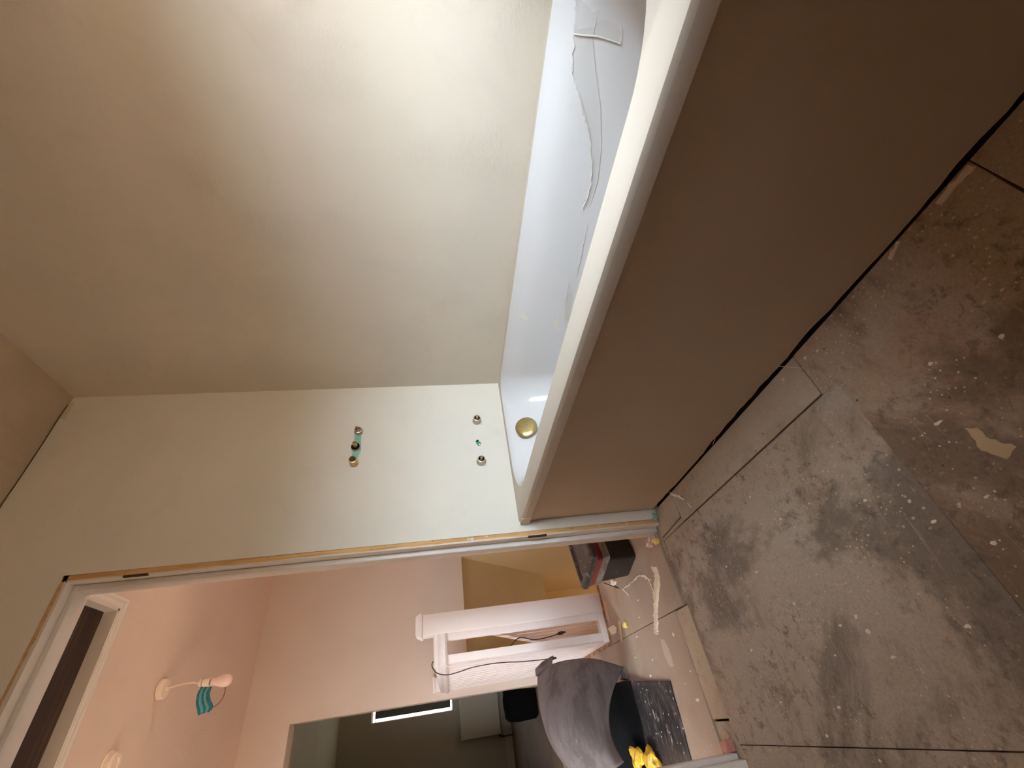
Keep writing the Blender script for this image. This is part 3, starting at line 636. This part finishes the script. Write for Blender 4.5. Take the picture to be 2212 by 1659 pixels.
# cable over the handrail
cb = root('black_cable', 'thin black cable draped over the banister handrail with small plugs on both ends', 'cable', (-1.02, 1.0, 0.9))
bm = bmesh.new()
tube(bm, [(-1.022, 1.19, 0.275), (-1.022, 1.17, 0.36), (-1.022, 1.12, 0.46), (-1.022, 1.06, 0.53), (-1.022, 1.02, 0.62), (-1.025, 1.03, 0.72), (-1.032, 1.08, 0.80), (-1.034, 1.09, 0.85), (-1.026, 1.04, 0.895), (-1.005, 1.0, 0.917), (-0.978, 1.03, 0.917), (-0.962, 1.05, 0.88), (-0.968, 1.08, 0.75), (-0.972, 1.10, 0.62), (-0.962, 1.10, 0.53), (-0.914, 1.10, 0.45), (-0.933, 1.10, 0.37), (-0.929, 1.10, 0.28), (-0.920, 1.10, 0.22)], 0.0026, 6, 8)
mesh_obj('cord', bm, CAB, cb, True)
for p, d in (((-1.022, 1.19, 0.28), (0, 0.1, -1)), ((-0.920, 1.10, 0.225), (0.1, 0, -1))):
    lo('plug', [(0.003, -0.01), (0.008, 0.0), (0.009, 0.022), (0.005, 0.026), (0.005, 0.038)], p, d, CAB, cb, 12)

# ------------------------------------------------------------------ pendant lamp, second rose, teal hanging
pd = root('pendant_lamp', 'bare opal bulb hanging on a white cord from a ceiling rose in the hall', 'lamp', (-0.888, 1.33, ZC))
lo('ceiling_rose', [(0.040, 0.0), (0.046, 0.004), (0.045, 0.022), (0.040, 0.030), (0.012, 0.034), (0.006, 0.040)], (-0.888, 1.33, ZC), (0, 0, -1), LAMPP, pd, 32)
bm = bmesh.new(); tube(bm, [(-0.888, 1.33, ZC-0.035), (-0.880, 1.33, 2.24), (-0.877, 1.33, 2.18), (-0.884, 1.33, 2.14)], 0.0032, 8); mesh_obj('cord', bm, LAMPP, pd, True)
ax = Vector((-0.03, 0, -1)).normalized()
lo('lamp_holder', [(0.006, 0), (0.016, 0.008), (0.0175, 0.022), (0.0175, 0.042), (0.0185, 0.0425), (0.0185, 0.056), (0.014, 0.058)], (-0.884, 1.33, 2.142), ax, LAMPP, pd)
lo('holder_ring', [(0.0192, 0.022), (0.0192, 0.0235)], (-0.884, 1.33, 2.142), ax, DARKH, pd)
lo('bulb_cap', [(0.0135, 0.052), (0.0135, 0.066)], (-0.884, 1.33, 2.142), ax, simple('bulb_cap_metal', (150, 140, 130), 0.4, 0.8), pd)
lo('bulb', [(0.014, 0.064), (0.017, 0.066), (0.019, 0.085), (0.026, 0.105), (0.0295, 0.122), (0.030, 0.134), (0.027, 0.149), (0.019, 0.160), (0.008, 0.165), (0.001, 0.166)], (-0.884, 1.33, 2.142), ax, BULB, pd, 28)
sd = root('smoke_alarm', 'round white ceiling fitting partly cut off, further left along the hall ceiling', 'ceiling fitting', (-1.172, 1.10, ZC))
lo('base', [(0.045, 0.0), (0.048, 0.006), (0.045, 0.012)], (-1.172, 1.10, ZC), (0, 0, -1), LAMPP, sd, 28)
lo('cover', [(0.043, 0.010), (0.040, 0.030), (0.034, 0.036), (0.020, 0.036), (0.018, 0.033), (0.001, 0.033)], (-1.172, 1.10, ZC), (0, 0, -1), LAMPP, sd, 28)
th = root('teal_hanging', 'teal curved band hanging beside the pendant bulb on thin brown string', 'hanging', (-0.97, 1.33, 2.07))
for k, (dz, mt) in enumerate(((0.0, TEAL), (-0.013, TEALL), (-0.025, TEAL), (-0.037, TEALL), (-0.050, TEAL))):
    bm = bmesh.new(); s = k/4
    tube(bm, [(-0.903-0.004*s, 1.335, 2.122+dz*0.9), (-0.935, 1.335, 2.126+dz*0.85), (-0.970, 1.335, 2.120+dz), (-0.998+0.002*s, 1.335, 2.106+dz*1.1), (-1.022+0.008*s, 1.335, 2.098+dz*0.75)], 0.0092, 8, 6, radii=[0.006, 0.009, 0.0095, 0.0095, 0.009, 0.006])
    mesh_obj('band', bm, mt, th, True)
bm = bmesh.new(); tube(bm, [(-1.006, 1.335, 2.058), (-0.985, 1.335, 2.020), (-0.955, 1.335, 2.003), (-0.915, 1.335, 2.008), (-0.905, 1.335, 2.045)], 0.002, 6, 6); mesh_obj('string', bm, STRING, th, True)

# ------------------------------------------------------------------ storage box in the hall
sb = root('storage_box', 'black plastic storage box with flared lid and red band on the hall floor', 'box', (-0.70, 0.40, 0))
ang = math.radians(17.5); ex = Vector((math.cos(ang), math.sin(ang), 0)); ey = Vector((-math.sin(ang), math.cos(ang), 0))
def lay(nl, fl_, wdt, z, rr=0.012):
    """nl = near-left corner, fl_ = far-left corner"""
    nl = Vector((nl[0], nl[1], z)); fl_ = Vector((fl_[0], fl_[1], z)); a_ = nl; b_ = nl+ex*wdt; c_ = fl_+ex*wdt; d_ = fl_
    P = [a_, b_, c_, d_]; o = []
    for i in range(4):
        p, pr, nx = P[i], P[i-1], P[(i+1) % 4]
        u_ = (pr-p).normalized()*rr; v_ = (nx-p).normalized()*rr
        for j in range(5):
            t_ = j/4; o.append((p+u_)*(1-t_)**2+p*2*t_*(1-t_)+(p+v_)*t_**2)
    return o
bm = bmesh.new(); loft(bm, [lay((-0.776, 0.300), (-0.818, 0.440), 0.27, 0.001), lay((-0.777, 0.296), (-0.822, 0.446), 0.275, 0.006), lay((-0.780, 0.290), (-0.830, 0.465), 0.29, 0.135)], True, True, True); mesh_obj('body', bm, BPL, sb, True)
bm = bmesh.new(); loft(bm, [lay((-0.777, 0.262), (-0.834, 0.468), 0.31, 0.132), lay((-0.781, 0.248), (-0.838, 0.466), 0.32, 0.139), lay((-0.785, 0.244), (-0.842, 0.462), 0.32, 0.172)], True, True, True); mesh_obj('tray', bm, CLRP, sb, True)
sb.children[-1]['label'] = 'scuffed clear plastic tray'
bm = bmesh.new(); loft(bm, [lay((-0.787, 0.252), (-0.840, 0.456), 0.31, 0.170), lay((-0.790, 0.230), (-0.850, 0.440), 0.32, 0.208)], True, True, True); mesh_obj('band', bm, REDP, sb, True); sb.children[-1]['label'] = 'dark red band'
bm = bmesh.new(); loft(bm, [lay((-0.790, 0.218), (-0.853, 0.432), 0.32, 0.204), lay((-0.788, 0.198), (-0.860, 0.430), 0.33, 0.214), lay((-0.787, 0.196), (-0.861, 0.431), 0.33, 0.230), lay((-0.782, 0.204), (-0.856, 0.436), 0.32, 0.237), lay((-0.765, 0.226), (-0.838, 0.432), 0.28, 0.238), lay((-0.762, 0.232), (-0.834, 0.428), 0.27, 0.228)], True, True, True); mesh_obj('lid', bm, LIDM, sb, True)
bm = bmesh.new(); cc = Vector((-0.815, 0.385, 0.2290)); 
lathe(bm, [(0.012, 0), (0.014, 0.006), (0.010, 0.008), (0.009, 0.002)], cc, (0, 0, 1), 16); mesh_obj('lid_boss', bm, CLRP, sb, True)
bm = bmesh.new(); tube(bm, [(-0.83, 0.47, 0.12), (-0.845, 0.47, 0.09), (-0.855, 0.49, 0.05), (-0.85, 0.53, 0.03), (-0.835, 0.55, 0.035)], 0.002, 6); mesh_obj('loop_wire', bm, CAB, sb, True)

# ------------------------------------------------------------------ curled sheet
cs = root('curled_sheet', 'large curled sheet of grey rubber flooring, black underside splashed with plaster, on the hall floor', 'flooring sheet', (-1.32, 0.6, 0))
def gridmesh(name, fn, nu, nv, mat, parent, thick=0.003):
    bm = bmesh.new(); G = [[bm.verts.new(fn(i/nu, j/nv)) for j in range(nv+1)] for i in range(nu+1)]
    for i in range(nu):
        for j in range(nv): bm.faces.new((G[i][j], G[i+1][j], G[i+1][j+1], G[i][j+1]))
    o = mesh_obj(name, bm, mat, parent, True)
    so = o.modifiers.new('solid', 'SOLIDIFY'); so.thickness = thick; so.offset = 0
    return o
lerp = lambda a, b, t: a+(b-a)*t
def flat(u_, v_):     # lower layer on the floor, curling up at the back
    prof = catmull([(0, 0.338, 0.004), (0, 0.50, 0.004), (0, 0.60, 0.012), (0, 0.68, 0.016), (0, 0.80, 0.010), (0, 0.93, 0.03), (0, 1.00, 0.11), (0, 0.99, 0.22)], 6)
    k = v_*(len(prof)-1); i = min(int(k), len(prof)-2); p = prof[i].lerp(prof[i+1], k-i)
    xr_ = lerp(-1.232, -1.188, min(1, (p.y-0.338)/0.5)); xl_ = lerp(-1.475, -1.53, min(1, (p.y-0.338)/0.5))
    return Vector((lerp(xr_, xl_, u_), p.y+0.025*u_*(1-v_), p.z+0.002*math.sin(u_*9+v_*14)))
gridmesh('lower_layer', lambda u_, v_: flat(u_, v_*0.50), 16, 24, SHEETB, cs, 0.005)
gridmesh('shaded_inner_face', lambda u_, v_: flat(u_, 0.50+v_*0.50), 16, 20, RUBBER_SHADE, cs, 0.005)  # clean deep black stands in for the curl's shade on the underside
def topl(u_, v_):     # outer layer: lip forward and low, bulging up and back to a free edge
    R_ = [(-1.150, 0.62, 0.075), (-1.100, 0.66, 0.18), (-1.085, 0.70, 0.28), (-1.085, 0.80, 0.365), (-1.110, 0.88, 0.415)]
    Mi = [(-1.305, 0.60, 0.195), (-1.305, 0.575, 0.27), (-1.310, 0.62, 0.365), (-1.315, 0.70, 0.425), (-1.320, 0.80, 0.430)]
    Lf = [(-1.452, 0.63, 0.165), (-1.462, 0.60, 0.215), (-1.468, 0.64, 0.270), (-1.470, 0.70, 0.315), (-1.475, 0.78, 0.335)]
    def at(P): 
        c = catmull(P, 6); k = v_*(len(c)-1); i = min(int(k), len(c)-2); return c[i].lerp(c[i+1], k-i)
    a_, b_, c_ = at(R_), at(Mi), at(Lf)
    p = a_*(1-u_)*(1-2*u_)+b_*4*u_*(1-u_)+c_*u_*(2*u_-1) if False else (a_.lerp(b_, math.sin(u_*PI)) if u_ <= 0.5 else c_.lerp(b_, math.sin(u_*PI)))
    return a_*(1-u_)*(1-2*u_)+b_*4*u_*(1-u_)+c_*u_*(2*u_-1)
gridmesh('upper_layer', topl, 28, 26, SHEET, cs, 0.004)
def closer(u_, v_):   # inner turn of the curl, its black deepened for the shade inside the mouth
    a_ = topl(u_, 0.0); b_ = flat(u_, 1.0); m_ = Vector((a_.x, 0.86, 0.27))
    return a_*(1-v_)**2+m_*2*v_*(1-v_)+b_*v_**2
gridmesh('inner_turn', closer, 16, 12, RUBBER_SHADE, cs, 0.003)
def sidew(u_, v_):   # right-hand end of the lip sagging to the floor
    a_ = topl(0.0, 0.0+0.12*v_); b_ = Vector((-1.19+0.012*v_, 0.79+0.10*v_, 0.008)); m_ = Vector((-1.135, 0.72+0.06*v_, 0.02))
    return a_*(1-u_)**2+m_*2*u_*(1-u_)+b_*u_**2
gridmesh('sagging_corner', sidew, 12, 5, SHEET, cs, 0.004)
bm = bmesh.new()   # pointed flap at the back corner
fp = [(-1.092, 0.79, 0.36), (-1.045, 0.84, 0.335), (-1.062, 0.87, 0.39), (-1.085, 0.88, 0.425), (-1.115, 0.885, 0.425)]
a = [bm.verts.new(p) for p in fp]; b = [bm.verts.new(Vector(p)+Vector((0.002, 0.004, -0.003))) for p in fp]; bm.faces.new(a); bm.faces.new(b[::-1])
for i in range(5): bm.faces.new((a[i], a[(i+1) % 5], b[(i+1) % 5], b[i]))
mesh_obj('corner_flap', bm, SHEET, cs)

# yellow gloves in front of it
def crumple(name, c, rx, ry, rz, seed, parent, mat, sub=3):
    bm = bmesh.new(); bmesh.ops.create_icosphere(bm, subdivisions=sub, radius=1.0); rnd = random.Random(seed)
    dirs = [(Vector((rnd.gauss(0, 1), rnd.gauss(0, 1), rnd.gauss(0, 1))).normalized(), rnd.uniform(-0.55, 0.45)) for _ in range(34)]
    for v in bm.verts:
        n_ = v.co.normalized(); s = 1.0
        for d, a_ in dirs: s += a_*max(0, n_.dot(d))**12
        v.co = Vector((c[0]+n_.x*rx*s, c[1]+n_.y*ry*s, c[2]+n_.z*rz*s))
    return mesh_obj(name, bm, mat, parent, True, math.radians(14))
for k, (c_, lb4) in enumerate((((-1.463, 0.66, 0.040), 'crumpled yellow rubber glove on the black sheet, the larger one nearer the left jamb'), ((-1.468, 0.82, 0.042), 'crumpled yellow rubber glove tucked against the mouth of the curled sheet'))):
    gl = root('work_glove', lb4, 'glove', (c_[0], c_[1], 0.02), 'yellow gloves')
    crumple('palm', c_, 0.040, 0.055, 0.030, 3+5*k, gl, GLOVE)
    for j in range(4):
        bm = bmesh.new(); a0 = -0.9+j*0.32+k*0.5; dx, dy = math.sin(a0), math.cos(a0)
        p0 = Vector((c_[0]+dx*0.02-0.01, c_[1]-0.02+dy*0.02, c_[2]+0.004)); p1 = p0+Vector((-0.030-0.004*j, 0.035*dy-0.02*j+0.02, 0.004)); p2 = p1+Vector((-0.028, 0.01, -0.018))
        tube(bm, [p0, p1, p2], 0.010, 8, 5, radii=[0.014, 0.012, 0.010]); mesh_obj('finger', bm, GLOVE, gl, True)

# ------------------------------------------------------------------ debris, each piece its own thing
def flat_piece(name, pts, h, mat, label, cat, group=None, z0=0.0004, jitter=0.0, seed=1):
    rnd = random.Random(seed+len(pts)); bm = bmesh.new()
    if len(pts) < 10:     # break the outline up into a torn, irregular edge
        q = []
        for i in range(len(pts)):
            a_, b_ = Vector(pts[i][:2]), Vector(pts[(i+1) % len(pts)][:2]); d = b_-a_; L_ = d.length; nn = Vector((-d.y, d.x)).normalized() if L_ else Vector((0, 0))
            k_ = max(1, min(8, int(L_/0.006)))
            for j in range(k_):
                p_ = a_+d*(j/k_)+(nn*rnd.uniform(-1, 1)*min(0.0022, L_*0.12) if j else Vector((0, 0))); q.append((p_.x, p_.y))
        pts = q
    n_ = len(pts)
    cx = sum(p[0] for p in pts)/n_; cyy = sum(p[1] for p in pts)/n_
    a_ = [bm.verts.new((p[0], p[1], z0)) for p in pts]
    b_ = [bm.verts.new((p[0]+(cx-p[0])*0.06, p[1]+(cyy-p[1])*0.06, z0+h*rnd.uniform(0.6, 1.2))) for p in pts]
    for i in range(n_): bm.faces.new((a_[i], a_[(i+1) % n_], b_[(i+1) % n_], b_[i]))
    r = bm.faces.new(b_); bmesh.ops.triangulate(bm, faces=[r]); bm.faces.new(a_[::-1])
    o = mesh_obj(name, bm, mat); 
    return tag(o, label, cat, group)
Ls = [(-0.858, 0.184), (-0.876, 0.173), (-0.911, 0.187), (-0.939, 0.232), (-0.983, 0.26), (-1.012, 0.301), (-1.05, 0.331), (-1.069, 0.345)]
Rs = [(-0.872, 0.141), (-0.904, 0.144), (-0.941, 0.173), (-0.979, 0.223), (-1.013, 0.265), (-1.046, 0.286), (-1.074, 0.316), (-1.076, 0.33)]
bm = bmesh.new(); rnd = random.Random(2); N = 40; la, lb2 = resample(Ls, N), resample(Rs, N); rows = []
for i in range(N+1):
    j1, j2 = rnd.uniform(-0.004, 0.004), rnd.uniform(-0.003, 0.003); h = rnd.uniform(0.007, 0.013)
    A_, B2_ = Vector((la[i][0]+j1, la[i][1]+j1, 0.0005)), Vector((lb2[i][0]+j2, lb2[i][1]+j2, 0.0005))
    rows.append([A_, A_.lerp(B2_, 0.12)+Vector((0, 0, h*0.8)), A_.lerp(B2_, 0.5)+Vector((0, 0, h)), A_.lerp(B2_, 0.9)+Vector((0, 0, h*0.9)), B2_])
loft(bm, rows, True, True, True)
tag(mesh_obj('plaster_strip', bm, FLAKE, None, True, math.radians(25)), 'long cream ragged plaster strip lying on the hall floor near the threshold', 'plaster strip')
flat_piece('plaster_chip', [(-0.954, 0.905), (-0.955, 0.814), (-0.975, 0.775), (-0.993, 0.799), (-0.992, 0.865), (-0.977, 0.881)], 0.006, FLAKE, 'cream plaster chip at the foot of the banister corner', 'plaster chip', z0=0.0005)
flat_piece('wood_sliver', [(-0.950, 0.726), (-0.960, 0.707), (-1.043, 0.753), (-1.039, 0.766)], 0.005, simple('pale_splinter', (206, 170, 138), 0.8), 'thin pale wood sliver on the hall floor beside the plaster chip', 'sliver')
flat_piece('wood_offcut', [(-0.787, 0.655), (-0.814, 0.640), (-0.904, 0.663), (-0.844, 0.684)], 0.005, WOODD, 'pointed brown wood offcut on the hall floor between box and newel', 'offcut')
flat_piece('paper_scrap', [(-0.775, 0.665), (-0.80, 0.61), (-0.812, 0.65), (-0.80, 0.69)], 0.012, FLAKEW, 'small white scrap at the foot of the storage box', 'scrap')
flat_piece('wood_splinter', [(-0.83, 0.86), (-0.845, 0.84), (-0.93, 0.862), (-0.90, 0.88), (-0.87, 0.872)], 0.006, simple('pink_splinter', (204, 160, 132), 0.8), 'ragged pale splinter along the foot of the newel post', 'splinter')
bm = bmesh.new(); rnd = random.Random(9)
for P_ in ([(-0.854, 0.548), (-0.854, 0.50), (-0.854, 0.444), (-0.853, 0.38), (-0.853, 0.328), (-0.862, 0.283)], [(-0.862, 0.283), (-0.874, 0.253), (-0.908, 0.237), (-0.938, 0.236)], [(-0.862, 0.283), (-0.88, 0.262), (-0.900, 0.222)], [(-0.854, 0.548), (-0.875, 0.52), (-0.89, 0.50)]):
    q_ = resample(P_, 16); tube(bm, [(x+rnd.uniform(-.003, .003), y+rnd.uniform(-.004, .004), 0.0035+rnd.uniform(0, .003)) for x, y in q_], 0.002, 5, 2, radii=[0.001+0.0022*rnd.random() for _ in range(20)])
tag(mesh_obj('paint_peeling', bm, FLAKEW, None, True), 'curly thin white paint peeling on the hall floor beside the plaster strip', 'paint peeling')
flat_piece('plaster_smear', [(-1.094, 0.318), (-1.100, 0.285), (-1.139, 0.262), (-1.192, 0.272), (-1.190, 0.308), (-1.156, 0.325)], 0.0010, simple('chalky_smear', (196, 178, 164), 0.9), 'flat chalky plaster smear on the hall floor beside the plaster strip end', 'smear')
for k, (x, y, s, nm) in enumerate(((-0.985, 0.640, 0.016, 'yellow foam crumb on the hall floor between the slivers and plaster strip'), (-0.795, 0.055, 0.013, 'yellow foam crumb at the foot of the right door jamb'))):
    o = crumple('foam_crumb', (x, y, 0.008), s, s*1.5, 0.009, 20+k, None, YEL, 2); tag(o, nm, 'crumb', 'yellow foam crumbs')
# mortar rubble at the jamb feet
rb = root('mortar_rubble', 'ragged pinkish white mortar rubble at the foot of the right door jamb', 'rubble', (-0.775, 0.13, 0))
for k in range(9):
    a0 = k*0.7; crumple('lump', (-0.775+0.020*math.cos(a0)*(0.4+k*0.08), 0.125+0.04*math.sin(a0)*(0.4+k*0.08), 0.003), 0.008+0.004*(k % 3), 0.010+0.005*((k+1) % 3), 0.006, 40+k, rb, (SKIM, FLAKEW)[k % 3 == 0], 2)
flat_piece('mortar_patch', [(-1.405, 0.030), (-1.432, 0.034), (-1.440, 0.085), (-1.434, 0.118), (-1.414, 0.120), (-1.402, 0.075)], 0.0016, Mat('pink_mortar_flat', (176, 128, 120), 0.9).m, 'flat pinkish mortar patch at the foot of the left door jamb', 'mortar patch')
bm = bmesh.new(); tube(bm, [(-0.732, -0.010, 0.028), (-0.728, -0.012, 0.014), (-0.722, -0.014, 0.004)], 0.006, 6, 4, radii=[0.004, 0.008, 0.006]); tube(bm, [(-0.706, -0.008, 0.020), (-0.712, -0.012, 0.006)], 0.004, 6, 1)
tag(mesh_obj('board_tatter', bm, TEALM, None, True), 'torn greenish plasterboard edge at the wall foot beside the door jamb', 'plasterboard')
# bathroom floor bits
flat_piece('plaster_scrap', [(-1.010, -1.066), (-1.020, -1.080), (-1.036, -1.080), (-1.067, -1.100), (-1.076, -1.078), (-1.050, -1.060), (-1.027, -1.064)], 0.0009, simple('tan_scrap', (196, 170, 134), 0.85), 'large flat cream plaster scrap on the reddish floor board', 'plaster scrap')
flat_piece('wood_lath', [(-0.702, -1.283), (-0.712, -1.286), (-0.710, -1.349), (-0.697, -1.347)], 0.004, FLAKE, 'pale lath offcut lying along the bath panel foot at the near end', 'lath')
flat_piece('plaster_sliver', [(-0.706, -1.179), (-0.714, -1.180), (-0.701, -1.213), (-0.694, -1.209)], 0.003, FLAKE, 'small pale sliver against the bath panel foot', 'sliver')
flat_piece('paint_strip', [(-0.688, -0.158), (-0.701, -0.162), (-0.717, -0.179), (-0.734, -0.207), (-0.755, -0.231), (-0.748, -0.232), (-0.731, -0.218), (-0.714, -0.192), (-0.698, -0.172)], 0.004, FLAKEW, 'curved white paint strip on the infill board near the bath corner', 'paint strip')
flat_piece('paint_strip', [(-0.768, -0.238), (-0.791, -0.250), (-0.788, -0.256), (-0.772, -0.246)], 0.003, FLAKEW, 'short white paint strip beside the longer curved one', 'paint strip')
sw = root('floor_screw', 'single countersunk screw in the floor board joint', 'screw', (-0.827, -0.947, 0))
lo('head', [(0.0042, -0.002), (0.0048, 0.0008), (0.0042, 0.0015), (0.0016, 0.0015), (0.0012, 0.0004)], (-0.827, -0.950, 0.0), (0, 0, 1), simple('zinc_screw', (206, 196, 176), 0.35, 0.7), sw, 18)
lo('recess', [(0.0014, 0.0), (0.0014, 0.0016)], (-0.827, -0.950, 0.0), (0, 0, 1), DARKH, sw, 4)
fk = [(-1.259, -0.856, .008), (-1.234, -0.662, .009), (-1.206, -0.654, .008), (-1.212, -0.601, .006), (-1.210, -0.248, .007), (-1.349, -0.476, .008), (-1.397, -0.395, .007), (-1.146, -0.499, .006), (-1.281, -0.684, .007), (-1.166, -0.979, .007), (-1.435, -0.515, .006), (-1.260, -0.543, .005), (-1.110, -0.923, .007), (-1.108, -1.019, .006), (-1.066, -0.910, .006), (-0.719, -0.923, .007), (-0.729, -0.957, .006), (-1.030, -0.834, .006), (-0.973, -0.599, .006), (-0.885, -0.537, .006), (-0.716, -0.841, .006), (-0.984, -1.041, .008), (-0.932, -1.195, .007), (-1.05, -0.42, .006), (-1.33, -0.28, .006), (-0.90, -1.10, .006), (-1.0, -0.30, .005), (-0.86, -0.66, .005)]
rnd = random.Random(31)
for k, (x, y, s) in enumerate(fk):
    n_ = rnd.randint(6, 9); a0 = rnd.random()*6
    s *= 0.72; n_ += 3; ea = rnd.uniform(0.9, 1.6)
    pts = [(x+math.cos(a0+2*PI*i/n_)*s*rnd.uniform(0.45, 1.05)/ea, y+math.sin(a0+2*PI*i/n_)*s*rnd.uniform(0.5, 1.1)*ea) for i in range(n_)]
    flat_piece('plaster_flake', pts, 0.0012, FLAKE, 'small cream plaster flake trodden onto the bathroom floor boards', 'plaster flake', 'plaster flakes on the bathroom floor', z0=0.0002, seed=k)
hk = [(-1.20, 0.52), (-1.12, 0.64), (-1.25, 0.22), (-1.15, 0.45), (-1.05, 0.55), (-1.30, 0.17), (-1.10, 0.19), (-1.22, 0.15), (-0.93, 0.42), (-0.99, 0.46)]
for k, (x, y) in enumerate(hk):
    n_ = 6; s = rnd.uniform(0.003, 0.007)
    pts = [(x+math.cos(2*PI*i/n_)*s*rnd.uniform(0.4, 1.1), y+math.sin(2*PI*i/n_)*s*rnd.uniform(0.5, 2.0)) for i in range(n_)]
    flat_piece('plaster_crumb', pts, 0.0025, FLAKEW, 'tiny white plaster crumb on the beige hall floor', 'plaster crumb', 'plaster crumbs on the hall floor', z0=0.0002, seed=50+k)
# dried straws along the panel foot
for k, (p, q_) in enumerate((((-0.688, -0.86, 0.010), (-0.735, -0.905, 0.002)), ((-0.690, -0.545, 0.016), (-0.692, -0.50, 0.003)))):
    bm = bmesh.new(); tube(bm, [p, ((p[0]+q_[0])/2, (p[1]+q_[1])/2, 0.008), q_], 0.0008, 5, 3)
    tag(mesh_obj('splinter', bm, FLAKE, None, True), ('thin splinter sticking out from the bath panel foot beside the board joint' if k == 0 else 'short thin splinter leaning on the bath panel foot halfway along'), 'splinter')
